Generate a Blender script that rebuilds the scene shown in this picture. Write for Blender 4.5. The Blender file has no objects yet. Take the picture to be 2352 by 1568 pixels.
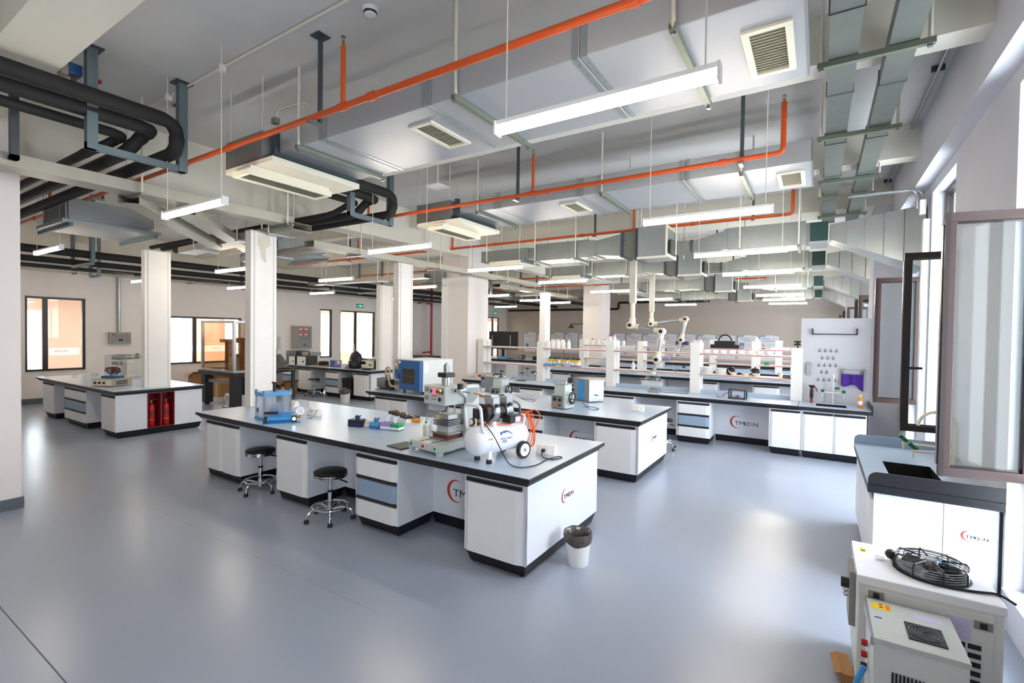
import bpy, math, random
from mathutils import Vector, Matrix, Euler
random.seed(7)
SC = bpy.context.scene
COL = SC.collection
R = math.radians
# ------------------------------------------------------------------ camera
def look(yaw, pitch, roll):
    yaw, pitch, roll = R(yaw), R(pitch), R(roll)
    f = Vector((-math.sin(yaw)*math.cos(pitch), math.cos(yaw)*math.cos(pitch), -math.sin(pitch)))
    r = Vector((math.cos(yaw), math.sin(yaw), 0)); u = r.cross(f)
    c, s = math.cos(roll), math.sin(roll)
    r2 = r*c+u*s; u2 = u*c-r*s
    return Matrix((r2, u2, -f)).transposed().to_4x4()
cam = bpy.data.cameras.new('camera'); cam.sensor_width = 36; cam.lens = 36*1108.7/2352; cam.clip_start = .05; cam.clip_end = 300
co = bpy.data.objects.new('camera', cam); COL.objects.link(co)
co.matrix_world = Matrix.Translation((0, 0, 2.0)) @ look(32.347, 1.1354, .7921)
SC.camera = co
# ------------------------------------------------------------------ light
SKY = 4.65
TUBE = 20.0
w = bpy.data.worlds.new('sky'); SC.world = w; w.use_nodes = True
bg = w.node_tree.nodes['Background']; bg.inputs[0].default_value = (.86, .915, 1, 1); bg.inputs[1].default_value = SKY
vs = SC.view_settings; vs.view_transform = 'Standard'; vs.look = 'None'; vs.gamma = 1; vs.use_curve_mapping = False; vs.exposure = 1.75
SC.cycles.use_denoising = True
SC.cycles.max_bounces = 8; SC.cycles.diffuse_bounces = 5; SC.cycles.glossy_bounces = 4; SC.cycles.transparent_max_bounces = 24
SC.cycles.sample_clamp_indirect = 6; SC.cycles.caustics_reflective = False; SC.cycles.caustics_refractive = False
def portal(name, loc, rot, sx, sy):
    l = bpy.data.lights.new(name, 'AREA'); l.shape = 'RECTANGLE'; l.size = sx; l.size_y = sy; l.cycles.is_portal = True
    o = bpy.data.objects.new(name, l); COL.objects.link(o); o.location = loc; o.rotation_euler = rot
BAYS = [(-1.6, -.4), (3.75, 4.67), (6.47, 7.65), (8.3, 9.15), (11.5, 12.7), (13.9, 15.1), (16.3, 17.5), (20.3, 21.5), (22.8, 24.0)]
for a, b in BAYS: portal('window_portal', (1.5, (a+b)/2, 2.0), (0, R(90), 0), 3.5, b-a)
# ------------------------------------------------------------------ materials
def lin(h):
    h = h.lstrip('#'); v = [int(h[i:i+2], 16)/255 for i in (0, 2, 4)]
    return tuple((c/12.92 if c <= .04045 else ((c+.055)/1.055)**2.4) for c in v)
MATS = {}
SPEC = dict(  # colour, roughness, metallic, noise scale, noise amount
 floor=('#9da5b4', .24, 0, .6, .05), ceiling=('#cfcecb', .9, 0, 3, .03), wall=('#ebe3de', .85, 0, 2, .02), wall_white=('#cfced4', .8, 0, 2, .02),
 beam=('#e4dfd0', .85, 0, 2, .03), skirting=('#59626b', .5, 0, 3, .05), peach=('#ecd3c2', .85, 0, 2, .03), corridor_floor=('#b99a80', .5, 0, 2, .05),
 top_blue=('#b4c5d8', .28, 0, 30, .03), black_edge=('#131319', .4, 0, 20, .1), cab_white=('#e6e9ef', .35, 0, 8, .01), cab_door=('#eaebec', .38, 0, 8, .015), cab_blue=('#94a9c0', .4, 0, 8, .02),
 handle_grey=('#3e3e42', .4, .3, 10, .05), plinth=('#12131a', .45, 0, 10, .1), logo_red=('#c23a2c', .5, 0, 5, .02), logo_black=('#22262e', .5, 0, 5, .02),
 alu=('#c9c5ba', .45, .15, 6, .03), alu_metal=('#b9bcbe', .3, .9, 20, .05), chrome=('#d8dadd', .09, 1, 10, .02), steel=('#9a9c9d', .32, .9, 25, .06), dark_steel=('#4c5357', .5, .3, 8, .08), slate_steel=('#66757a', .55, .2, 8, .06),
 galv=('#a3aaa8', .33, .82, 5, .08), galv_dark=('#737770', .45, .4, 6, .06), wall_shaded=('#c9bcaf', .85, 0, 2, .02), galv_light=('#a9b0b1', .36, .68, 5, .06), duct_board=('#a9acb0', .36, .12, 2, .03), rod_white=('#dfdacb', .5, 0, 8, .03), bar_green=('#7c8474', .4, .45, 12, .08),
 orange_pipe=('#d2541d', .38, 0, 6, .06), red_pipe=('#b01c22', .35, 0, 6, .06), insulation=('#1d1c1b', .75, 0, 9, .2), cream=('#e6e0cc', .5, 0, 5, .02), louver=('#8b8877', .6, 0, 5, .05), green_damper=('#22413f', .45, .2, 8, .05), canvas=('#77786f', .9, 0, 25, .2),
 tray=('#aeaa9c', .45, .3, 8, .05), rubber=('#16161a', .6, 0, 15, .1), seat_black=('#101014', .45, 0, 15, .1), plastic_black=('#1b1b1e', .4, 0, 10, .08), plastic_grey=('#8c8c88', .5, 0, 10, .05), plastic_white=('#e9e8e4', .4, 0, 8, .02),
 white_enamel=('#eef1f6', .16, 0, 6, .01), mach_grey=('#c4cbc8', .4, .05, 8, .03), mach_white=('#dcdedb', .4, 0, 8, .02), beige=('#b3a992', .55, 0, 8, .04), blue_paint=('#325f98', .4, 0, 8, .05), press_blue=('#2f93d6', .3, 0, 8, .04), sky_blue=('#5a9fd6', .4, 0, 8, .04),
 red=('#b3121c', .4, 0, 8, .05), red_dark=('#8c1a22', .5, 0, 8, .05), green=('#1d9a62', .4, 0, 8, .05), green_dark=('#0d6a3d', .4, 0, 8, .05), orange=('#ff6a26', .4, 0, 8, .04), yellow=('#f2cf1c', .5, 0, 8, .04), amber=('#e08a1c', .4, 0, 8, .04), purple=('#4b2591', .8, 0, 14, .12), violet=('#a58ad0', .6, 0, 8, .04), navy=('#232a63', .5, 0, 8, .05),
 carton=('#a97a4a', .8, 0, 7, .08), carton_dark=('#8a5f38', .85, 0, 7, .08), paper=('#eeeef2', .7, 0, 8, .02), tissue=('#f2f2f4', .9, 0, 20, .03), ink=('#3a3a44', .7, 0, 5, .02), ink_blue=('#3a58b8', .6, 0, 5, .02), ink_light=('#a9aeb6', .7, 0, 5, .03), poster_cyan=('#7cc3d6', .6, 0, 4, .06), photo_blue=('#4f93cf', .6, 0, 5, .05), skin_print=('#caa48e', .6, 0, 5, .03), lilac=('#cfc8ec', .6, 0, 5, .02),
 brown_frame=('#2f1914', .5, .1, 18, .08), dark_frame=('#231815', .35, .1, 18, .08), ceramic=('#efece6', .3, 0, 8, .02), ceramic_cream=('#e9dfc8', .4, 0, 8, .03), jar_black=('#2a201c', .25, 0, 8, .05), bag=('#4f4846', .3, 0, 12, .35), screen=('#121a22', .15, 0, 5, .03), sink_black=('#050507', .5, 0, 5, .02), red_brown=('#6e2a1e', .5, 0, 8, .05), silicone=('#cdb993', .5, 0, 8, .04), brass=('#b48a48', .3, .9, 8, .05), copper=('#b06038', .35, .8, 8, .06), bottle_orange=('#ee8a1e', .35, 0, 8, .03), mortar=('#e8dcc2', .45, 0, 8, .03), shelf_white=('#e4e4e2', .4, 0, 8, .02), post_white=('#ece8e2', .4, 0, 8, .02), stripe_red=('#b4483c', .5, 0, 8, .03), stain=('#d9d2c0', .85, 0, 6, .05), wash=('#dfe6ec', .3, 0, 6, .02), dark_tint=('#47463c', .08, 0, 5, .05), coil_red=('#7c2a1a', .4, 0, 8, .05))
EMIT = dict(tube=((1, .895, .76), TUBE), led_red=((1, .03, .05), 1.6), led_green=((.05, 1, .3), 1.6), led_yellow=((1, .75, .05), 1.4), exit_green=((.02, .85, .25), 1.5), screen_lit=((.55, .68, .8), .55), corridor_fill=((1, .93, .85), 9))
GLASS = dict(pane=((.93, .97, .97), .02), clear=((.96, .97, .98), .02), amber_acrylic=((.925, .855, .775), .03), dome=((.93, .95, .97), .03), frosted=((.9, .92, .95), .12), amber_bottle=((.85, .9, .95), .05), band=((.9, .9, .92), .3))
def mat(k):
    if k in MATS: return MATS[k]
    m = bpy.data.materials.new(k); m.use_nodes = True; nt = m.node_tree; n = nt.nodes; L = nt.links; b = n['Principled BSDF']; out = n['Material Output']
    if k in EMIT:
        c, s = EMIT[k]; n.remove(b); e = n.new('ShaderNodeEmission'); e.inputs[0].default_value = (*c, 1); e.inputs[1].default_value = s; L.new(e.outputs[0], out.inputs[0])
    elif k in GLASS:
        c, rough = GLASS[k]; n.remove(b)
        t = n.new('ShaderNodeBsdfTransparent'); t.inputs[0].default_value = (*c, 1); g = n.new('ShaderNodeBsdfGlossy'); g.inputs['Roughness'].default_value = rough
        lw = n.new('ShaderNodeLayerWeight'); lw.inputs[0].default_value = .5; pw = n.new('ShaderNodeMath'); pw.operation = 'POWER'; pw.inputs[1].default_value = 5; L.new(lw.outputs['Facing'], pw.inputs[0]); fr = n.new('ShaderNodeMath'); fr.operation = 'MULTIPLY_ADD'; fr.inputs[1].default_value = .9; fr.inputs[2].default_value = {'dome': .14, 'clear': .05, 'pane': .013}.get(k, .022); L.new(pw.outputs[0], fr.inputs[0]); mx = n.new('ShaderNodeMixShader'); L.new(fr.outputs[0], mx.inputs[0]); L.new(t.outputs[0], mx.inputs[1]); L.new(g.outputs[0], mx.inputs[2])
        if k in ('frosted', 'band'):
            d = n.new('ShaderNodeBsdfTranslucent'); d.inputs[0].default_value = (*c, 1); m2 = n.new('ShaderNodeMixShader'); m2.inputs[0].default_value = .35 if k == 'frosted' else .6
            L.new(mx.outputs[0], m2.inputs[1]); L.new(d.outputs[0], m2.inputs[2]); mx = m2
        L.new(mx.outputs[0], out.inputs[0])
    else:
        h, ro, me, sc, am = SPEC[k]; c = lin(h)
        tc = n.new('ShaderNodeTexCoord'); no = n.new('ShaderNodeTexNoise'); no.inputs['Scale'].default_value = sc; no.inputs['Detail'].default_value = 3
        L.new(tc.outputs['Object'], no.inputs['Vector'])
        rp = n.new('ShaderNodeValToRGB'); e = rp.color_ramp.elements
        e[0].position = .15; e[1].position = .85; rp.color_ramp.interpolation = 'EASE'
        e[0].color = (*[x*(1-am) for x in c], 1); e[1].color = (*[min(1, x*(1+am)) for x in c], 1)
        L.new(no.outputs['Fac'], rp.inputs[0]); L.new(rp.outputs[0], b.inputs['Base Color'])
        b.inputs['Roughness'].default_value = ro; b.inputs['Metallic'].default_value = me
        if k == 'floor':
            n2 = n.new('ShaderNodeTexNoise'); n2.inputs['Scale'].default_value = .45; L.new(tc.outputs['Object'], n2.inputs['Vector'])
            mr = n.new('ShaderNodeMapRange'); mr.inputs['To Min'].default_value = .22; mr.inputs['To Max'].default_value = .30; L.new(n2.outputs['Fac'], mr.inputs[0]); L.new(mr.outputs[0], b.inputs['Roughness'])
        if k in ('galv', 'galv_light'):
            v = n.new('ShaderNodeTexVoronoi'); v.inputs['Scale'].default_value = 9; L.new(tc.outputs['Object'], v.inputs['Vector'])
            mx = n.new('ShaderNodeMixRGB'); mx.blend_type = 'MULTIPLY'; mx.inputs[0].default_value = .05; L.new(rp.outputs[0], mx.inputs[1]); L.new(v.outputs['Color'], mx.inputs[2]); L.new(mx.outputs[0], b.inputs['Base Color'])
        if k in ('insulation', 'bag', 'purple', 'canvas'):
            bu = n.new('ShaderNodeBump'); bu.inputs['Strength'].default_value = .5; bu.inputs['Distance'].default_value = .01; L.new(no.outputs['Fac'], bu.inputs['Height']); L.new(bu.outputs[0], b.inputs['Normal'])
    MATS[k] = m
    return m
# ------------------------------------------------------------------ mesh builder
class MB:
    def __init__(s): s.v = []; s.f = []
    def _a(s, vs, fs):
        o = len(s.v); s.v += [tuple(p) for p in vs]; s.f += [tuple(o+i for i in q) for q in fs]; return s
    def box(s, x0, x1, y0, y1, z0, z1):
        return s._a([(x0,y0,z0),(x1,y0,z0),(x1,y1,z0),(x0,y1,z0),(x0,y0,z1),(x1,y0,z1),(x1,y1,z1),(x0,y1,z1)],
                    [(0,3,2,1),(4,5,6,7),(0,1,5,4),(1,2,6,5),(2,3,7,6),(3,0,4,7)])
    def cbox(s, c, d, rz=0, rx=0, ry=0):
        m = Euler((rx, ry, rz)).to_matrix(); c = Vector(c); h = [x/2 for x in d]
        vs = [c+m@Vector((sx*h[0], sy*h[1], sz*h[2])) for sz in (-1, 1) for sx, sy in ((-1,-1),(1,-1),(1,1),(-1,1))]
        return s._a(vs, [(0,3,2,1),(4,5,6,7),(0,1,5,4),(1,2,6,5),(2,3,7,6),(3,0,4,7)])
    def frus(s, lo, hi, z0, z1):  # lo, hi = (x0,x1,y0,y1)
        a, b = lo, hi
        return s._a([(a[0],a[2],z0),(a[1],a[2],z0),(a[1],a[3],z0),(a[0],a[3],z0),(b[0],b[2],z1),(b[1],b[2],z1),(b[1],b[3],z1),(b[0],b[3],z1)],
                    [(0,3,2,1),(4,5,6,7),(0,1,5,4),(1,2,6,5),(2,3,7,6),(3,0,4,7)])
    def prism(s, poly, axis, a, b):
        def p(u, v, t): return {'x': (t, u, v), 'y': (u, t, v), 'z': (u, v, t)}[axis]
        n = len(poly); vs = [p(u, v, a) for u, v in poly]+[p(u, v, b) for u, v in poly]
        return s._a(vs, [tuple(range(n))[::-1], tuple(range(n, 2*n))]+[(i, (i+1) % n, n+(i+1) % n, n+i) for i in range(n)])
    def cyl(s, p0, p1, r0, r1=None, n=12, cap=True):
        r1 = r0 if r1 is None else r1; p0, p1 = Vector(p0), Vector(p1); d = (p1-p0).normalized()
        u = d.orthogonal().normalized(); w_ = d.cross(u)
        vs = []
        for p, r in ((p0, r0), (p1, r1)):
            vs += [p+(u*math.cos(2*math.pi*i/n)+w_*math.sin(2*math.pi*i/n))*r for i in range(n)]
        fs = [(i, (i+1) % n, n+(i+1) % n, n+i) for i in range(n)]
        if cap: fs += [tuple(range(n))[::-1], tuple(range(n, 2*n))]
        return s._a(vs, fs)
    def tube(s, pts, r, n=8, closed=False, cap=True):
        P = [Vector(p) for p in pts]; m = len(P); rr = r if isinstance(r, (list, tuple)) else [r]*m
        T_ = []
        for i in range(m):
            a = P[i-1] if (i or closed) else P[0]; b = P[(i+1) % m] if (i < m-1 or closed) else P[-1]
            T_.append((b-a).normalized())
        u = T_[0].orthogonal().normalized(); vs = []
        for i in range(m):
            if i:
                q = T_[i-1].rotation_difference(T_[i]); u = (q@u).normalized()
            w_ = T_[i].cross(u)
            vs += [P[i]+(u*math.cos(2*math.pi*k/n)+w_*math.sin(2*math.pi*k/n))*rr[i] for k in range(n)]
        fs = []
        for i in range(m if closed else m-1):
            j = (i+1) % m
            fs += [(i*n+k, i*n+(k+1) % n, j*n+(k+1) % n, j*n+k) for k in range(n)]
        if cap and not closed: fs += [tuple(range(n))[::-1], tuple(range((m-1)*n, m*n))]
        return s._a(vs, fs)
    def lathe(s, prof, c=(0,0,0), n=20, axis='z', cap=True):
        vs = []; m = len(prof)
        for r, z in prof:
            for i in range(n):
                a = 2*math.pi*i/n; x, y = r*math.cos(a), r*math.sin(a)
                p = {'z': (x, y, z), 'y': (x, z, y), 'x': (z, x, y)}[axis]
                vs.append((p[0]+c[0], p[1]+c[1], p[2]+c[2]))
        fs = [(j*n+i, j*n+(i+1) % n, (j+1)*n+(i+1) % n, (j+1)*n+i) for j in range(m-1) for i in range(n)]
        if cap: fs += [tuple(range(n))[::-1], tuple(range((m-1)*n, m*n))]
        return s._a(vs, fs)
    def ring(s, c, r, t, n=24, k=6, axis='z'):
        pts = []
        for i in range(n):
            a = 2*math.pi*i/n; x, y = r*math.cos(a), r*math.sin(a)
            p = {'z': (x, y, 0), 'y': (x, 0, y), 'x': (0, x, y)}[axis]
            pts.append((c[0]+p[0], c[1]+p[1], c[2]+p[2]))
        return s.tube(pts, t, k, closed=True)
    def ball(s, c, r, n=14, m=8, sz=1):
        return s.lathe([(max(1e-4, r*math.sin(math.pi*i/m)), -r*sz*math.cos(math.pi*i/m)) for i in range(m+1)], c, n)
    def mesh(s, name, k):
        me = bpy.data.meshes.new(name); me.from_pydata(s.v, [], s.f); me.materials.append(mat(k)); return me
def link(name, data, parent=None, loc=None, rot=None):
    o = bpy.data.objects.new(name, data); COL.objects.link(o)
    if parent: o.parent = parent
    if loc: o.location = loc
    if rot: o.rotation_euler = rot
    return o
def P(mb, name, k, parent=None, sm=0, bev=0, label=None, loc=None, rot=None):
    me = mb.mesh(name, k)
    if sm:
        me.polygons.foreach_set('use_smooth', [True]*len(me.polygons)); me.set_sharp_from_angle(angle=R(sm if sm > 1 else 40))
    o = link(name, me, parent, loc, rot)
    if bev:
        b = o.modifiers.new('edge', 'BEVEL'); b.width = bev; b.segments = 2; b.limit_method = 'ANGLE'; b.angle_limit = R(50)
    if label: o['label'] = label
    return o
def tag(o, label, cat, group=None):
    o['label'] = label; o['category'] = cat
    if group: o['group'] = group
    return o
def T(name, label, cat, loc=(0,0,0), rz=0, group=None):
    o = link(name, None); o.location = loc; o.rotation_euler = (0, 0, rz); o.empty_display_size = .1
    return tag(o, label, cat, group)
def one(mb, name, k, label, cat, group=None, sm=0, bev=0, loc=None, rot=None):
    return tag(P(mb, name, k, None, sm, bev, None, loc, rot), label, cat, group)
def S(mb, name, k, parent=None, bev=0):
    o = P(mb, name, k, parent, 0, bev)
    if not parent: o['kind'] = 'structure'
    return o
KIDS = {}
def dup(root, loc=None, rz=None, label=None, group=None):
    if not KIDS or root.name not in KIDS:
        KIDS[root.name] = [(c, [g for g in COL.objects if g.parent == c]) for c in COL.objects if c.parent == root]
    r = root.copy(); COL.objects.link(r)
    if loc is not None: r.location = loc
    if rz is not None: r.rotation_euler = (0, 0, rz)
    if label: r['label'] = label
    if group: r['group'] = group
    for c, gs in KIDS[root.name]:
        d = c.copy(); COL.objects.link(d); d.parent = r
        for g in gs:
            e = g.copy(); COL.objects.link(e); e.parent = d
    return r
TXT = {}
def text(body, size, k, parent, loc, rot=(R(90), 0, 0), name='lettering', sx=1, ext=.0006, align='LEFT'):
    key = (body, round(size, 4), k)
    if key not in TXT:
        cu = bpy.data.curves.new(name, 'FONT'); cu.body = body; cu.size = size; cu.extrude = ext; cu.align_x = align; cu.resolution_u = 2
        tmp = bpy.data.objects.new('tmp', cu); me = bpy.data.meshes.new_from_object(tmp); me.name = name; me.materials.clear(); me.materials.append(mat(k))
        bpy.data.objects.remove(tmp); TXT[key] = me
    o = link(name, TXT[key], parent, loc, rot); o.scale = (sx, 1, 1); return o
ORD = ['first', 'second', 'third', 'fourth', 'fifth', 'sixth', 'seventh', 'eighth', 'ninth', 'tenth', 'eleventh', 'twelfth']
def arc(c, r, a0, a1, n, plane='xz'):
    out = []
    for i in range(n+1):
        a = R(a0+(a1-a0)*i/n); u, v = r*math.cos(a), r*math.sin(a)
        out.append({'xz': (c[0]+u, c[1], c[2]+v), 'yz': (c[0], c[1]+u, c[2]+v), 'xy': (c[0]+u, c[1]+v, c[2])}[plane])
    return out
def bend(pts, r, n=5):  # round the corners of a polyline
    P_ = [Vector(p) for p in pts]; out = [P_[0]]
    for i in range(1, len(P_)-1):
        a = (P_[i-1]-P_[i]); b = (P_[i+1]-P_[i]); rr = min(r, a.length*.49, b.length*.49); a = P_[i]+a.normalized()*rr; b = P_[i]+b.normalized()*rr
        for k in range(n+1):
            t = k/n; out.append(a*(1-t)**2+P_[i]*2*t*(1-t)+b*t*t)
    return out+[P_[-1]]
# ------------------------------------------------------------------ room shell
XL, XR, YB, YF, ZC = -16.8, 1.133, -3.0, 25.85, 4.56
def wall_mesh(x0, x1, y0, y1, z0, z1, ops, along='y'):
    mb = MB()
    def bx(a, b, c, d):
        if b-a > 1e-4 and d-c > 1e-4:
            mb.box(x0, x1, a, b, c, d) if along == 'y' else mb.box(a, b, y0, y1, c, d)
    lo, hi = (y0, y1) if along == 'y' else (x0, x1)
    p = lo
    for a, b, c, d in sorted(ops):
        bx(p, a, z0, z1); bx(a, b, z0, c); bx(a, b, d, z1); p = b
    bx(p, hi, z0, z1)
    return mb
fl = S(MB().box(-20.2, 1.5, YB-.2, YF+.3, -.1, 0), 'floor', 'floor')
P(MB().box(-16.7, -1.0, .926, .934, 0, .0006), 'floor_seam', 'skirting', fl)
for y in (2.36,): P(MB().box(-9.0, -2.6, y-.002, y+.002, 0, .0005), 'floor_seam', 'plastic_grey', fl)
S(MB().box(-20.2, 1.5, YB-.2, YF+.3, ZC, ZC+.15), 'ceiling', 'ceiling')
S(wall_mesh(XR, XR+.32, YB, YF, 0, ZC, [(a, b, .25, 3.75) for a, b in BAYS]), 'wall_right', 'wall_white')
S(wall_mesh(XL-.2, XL, YB, YF, 0, ZC, [(3.69, 4.88, .82, 2.74), (6.18, 9.08, .85, 2.345), (12.18, 12.76, .86, 2.81), (13.16, 15.03, 0, 2.8), (23.7, 25.02, 0, 2.88)]), 'wall_left', 'wall')
S(MB().box(XL, XR, YF, YF+.2, 0, ZC), 'wall_back', 'wall_shaded')  # same paint as the other walls, its weaker light put into a darker colour
S(MB().box(XL, XR, YB-.2, YB, 0, ZC), 'wall_front', 'wall')
for i, (y0, y1) in enumerate(((.72, 1.58), (9.53, 10.39), (18.33, 19.19))):
    p = S(MB().box(-8.17, -7.34, y0, y1, 0, 4.55), 'pillar', 'wall')
    P(MB().box(-8.185, -7.325, y0-.015, y1+.015, 0, .12), 'baseboard', 'skirting', p)
for y0, y1 in ((10.0, 10.72), (18.8, 19.5)): S(MB().box(.755, XR, y0, y1, 0, 4.174), 'pillar', 'wall_white')
S(MB().box(XL, XL+.14, 9.7, 10.66, 0, 3.9), 'pilaster', 'wall')
S(MB().box(-7.72, -7.35, YB, YF, 3.84, ZC), 'beam', 'beam')
for y0, y1 in ((1.02, 1.43), (4.6, 4.85), (7.48, 7.72), (10.0, 10.75), (13.3, 13.55), (16.2, 16.45), (18.7, 19.2), (22.1, 22.35), (-1.8, -1.5)):
    S(MB().box(XL+.01, XR-.01, y0, y1, 4.175, ZC), 'beam', 'beam')
S(MB().box(.98, XR, YB, YF, 3.87, ZC), 'beam', 'wall_white')
S(MB().box(XL, XL+.3, YB, YF, 3.9, ZC), 'beam', 'beam')
S(MB().box(XL, XL+.015, YB, 13.0, 0, .14), 'baseboard_left', 'skirting')
S(MB().box(XL, XR, YF-.015, YF, 0, .14), 'baseboard_back', 'skirting')
# window bays in the right wall
def rect_frame(mb, y0, y1, z0, z1, t, x0, x1):
    mb.box(x0, x1, y0, y0+t, z0, z1); mb.box(x0, x1, y1-t, y1, z0, z1); mb.box(x0, x1, y0+t, y1-t, z0, z0+t); mb.box(x0, x1, y0+t, y1-t, z1-t, z1); return mb
SASH = {}
for i, (a, b) in enumerate(BAYS):
    wf = S(rect_frame(MB(), a, b, .25, 3.75, .05, 1.25, 1.32), f'window_{i+1}', 'dark_frame')
    P(MB().box(1.25, 1.32, a+.05, b-.05, .95, 1.0).box(1.25, 1.32, a+.05, b-.05, 2.9, 2.95), 'transom', 'dark_frame', wf)
    P(MB().box(1.282, 1.288, a+.05, b-.05, .3, .95), 'pane', 'pane', wf); P(MB().box(1.282, 1.288, a+.05, b-.05, 2.95, 3.7), 'pane', 'pane', wf)
    P(MB().box(XR-.01, 1.25, a, b, .25, .262), 'window_sill', 'wall_white', wf)
    m = (a+b)/2; P(MB().box(1.26, 1.31, m-.03, m+.03, 1.0, 2.9), 'mullion', 'dark_frame', wf)
    SASH[i] = wf
def sash(parent, hinge, ang, wd, k, inner, handle=False):
    x, y = hinge; c, s = math.cos(ang), math.sin(ang); t = .065
    fr = P(MB().box(0, wd, 0, .028, 1.02, 1.02+t).box(0, wd, 0, .028, 2.88-t, 2.88).box(0, t, 0, .028, 1.02+t, 2.88-t).box(wd-t, wd, 0, .028, 1.02+t, 2.88-t), 'sash', k, parent, 0, .004, None, (x, y, 0), (0, 0, ang))
    P(MB().box(.01, wd-.01, -.028, 0, 1.03, 1.03+t).box(.01, wd-.01, -.028, 0, 2.87-t, 2.87).box(.01, t, -.028, 0, 1.03+t, 2.87-t).box(wd-t, wd-.012, -.028, 0, 1.03+t, 2.87-t), 'sash_back', inner, fr)
    P(MB().box(t, wd-t, -.004, .004, 1.02+t, 2.88-t), 'pane', 'pane', fr)
    P(MB().box(wd-.004, wd+.008, -.012, .012, 1.1, 2.8), 'lock_strip', 'steel', fr); P(MB().box(wd-.026, wd+.004, .026, .034, 1.02, 2.88), 'gasket', 'dark_frame', fr)
    if handle: P(MB().box(wd-.05, wd-.02, .028, .045, 1.66, 1.78).box(wd-.16, wd-.025, .045, .065, 1.67, 1.695), 'handle', 'rubber', fr)
    return fr
sash(SASH[1], (1.25, 4.64), R(180+11), .52, 'brown_frame', 'dark_frame')
sash(SASH[2], (1.25, 6.53), R(180+4), .50, 'dark_frame', 'brown_frame', True)
sash(SASH[3], (1.25, 9.09), R(180+3), .53, 'brown_frame', 'dark_frame')
for i, (y, k) in {4: (12.62, 'brown_frame'), 5: (14.0, 'dark_frame'), 6: (17.42, 'brown_frame'), 7: (20.4, 'dark_frame'), 8: (23.9, 'brown_frame')}.items():
    sash(SASH[i], (1.25, y), R(180), .53, k, 'dark_frame' if k != 'dark_frame' else 'brown_frame', k == 'dark_frame')
# left wall windows and doors
def left_window(n, y0, y1, z0, z1, mull, door=False):
    x0, x1 = XL-.12, XL-.05
    wf = S(rect_frame(MB(), y0, y1, z0, z1, .055, x0, x1), ('door_%d' if door else 'window_%d') % n, 'dark_frame')
    ys = [y0+.055]+list(mull)+[y1-.055]
    for m in mull: P(MB().box(x0, x1, m-.05, m+.05, z0+.055, z1-.055), 'mullion', 'dark_frame', wf)
    for a, b in zip(ys, ys[1:]):
        P(MB().box(XL-.088, XL-.082, a, b, z0+.055, z1-.055), 'pane', 'pane', wf)
        bd = P(MB().box(XL-.080, XL-.078, a+.05, b-.05, 1.22, 1.42), 'film_band', 'band', wf)
        t = text('TMOON', .075, 'stripe_red', bd, (XL-.0765, (a+b)/2+.1, 1.30), (R(90), 0, R(90)))
        t.scale = (-1, 1, 1)
    if not door: P(MB().box(XL-.05, XL+.03, y0-.02, y1+.02, z0-.02, z0), 'window_sill', 'wall', wf)
    return wf
left_window(11, 3.69, 4.88, .82, 2.74, [4.08])
left_window(12, 6.18, 9.08, .85, 2.345, [6.75, 7.62])
left_window(13, 12.18, 12.76, .86, 2.81, [])
d1 = left_window(1, 13.16, 15.03, .02, 2.8, [13.98], True)
P(MB().box(XL-.08, XL+.02, 13.86, 13.9, .95, 1.35), 'door_handle', 'steel', d1)
d2 = left_window(2, 23.7, 25.02, .02, 2.88, [24.36], True)
# corridor behind the left wall
CX = -19.6
S(wall_mesh(CX-.2, CX, YB, 31, 0, ZC, [(4.25, 4.68, .6, 2.45), (7.15, 7.5, .6, 2.4), (8.07, 8.8, .5, 2.6), (9.95, 10.45, .3, 2.9), (14.3, 14.85, .7, 2.75), (15.3, 16.27, .9, 2.75), (16.45, 17.25, .1, 2.75), (27.7, 28.35, .3, 2.7), (28.55, 29.3, .3, 2.7)]), 'wall_corridor', 'peach')
S(MB().box(CX-.2, XL-.2, YB, 31, 3.1, 3.2), 'ceiling_corridor', 'ceiling')
S(MB().box(CX, XL-.2, YB-.2, YB, 0, 3.2).box(CX, XL, 31, 31.2, 0, 3.2).box(XL-.2, XL, YF, 31, 0, 3.2), 'wall_corridor_end', 'peach')
S(MB().box(CX, XL-.2, YB, 31, -.05, .004), 'floor_corridor', 'corridor_floor')
for y in (3, 8, 13, 18, 23):
    o = one(MB().box(-18.6, -17.8, y-.6, y+.6, 3.07, 3.1), 'corridor_fill_panel', 'corridor_fill', 'unseen fill panel added to the corridor ceiling %s' % {3: 'past the small left window', 8: 'past the wide left window', 13: 'past the glazed door', 18: 'past the red standpipe', 23: 'past the far exit door'}[y], 'light', 'corridor fill panels')  # glowing panels out of view, added to brighten the peach corridor
# green exit signs
def exit_sign(loc, label):
    t = T('exit_sign', label, 'sign', loc)
    P(MB().box(0, .03, -.18, .18, -.07, .07), 'housing', 'plastic_black', t)
    g = P(MB().prism([(-.15, -.012), (-.15, .012), (.15, .012), (.15, -.012)], 'x', .031, .033), 'arrow', 'exit_green', t)
    P(MB().prism([(-.03, -.05), (.035, -.05), (.045, .0), (.02, .035), (-.02, .045), (-.05, .01)], 'x', .0315, .0335), 'figure', 'exit_green', t)
    P(MB().prism([(-.165, 0), (-.12, .045), (-.12, -.045)], 'x', .0315, .0335), 'arrow_head', 'exit_green', t); P(MB().prism([(.165, 0), (.12, -.045), (.12, .045)], 'x', .0315, .0335), 'arrow_head', 'exit_green', t)
exit_sign((XL, 14.16, 3.04), 'lit green exit sign above the glazed double door')
exit_sign((XL, 24.48, 3.13), 'lit green exit sign above the far door behind the pillar')
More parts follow.
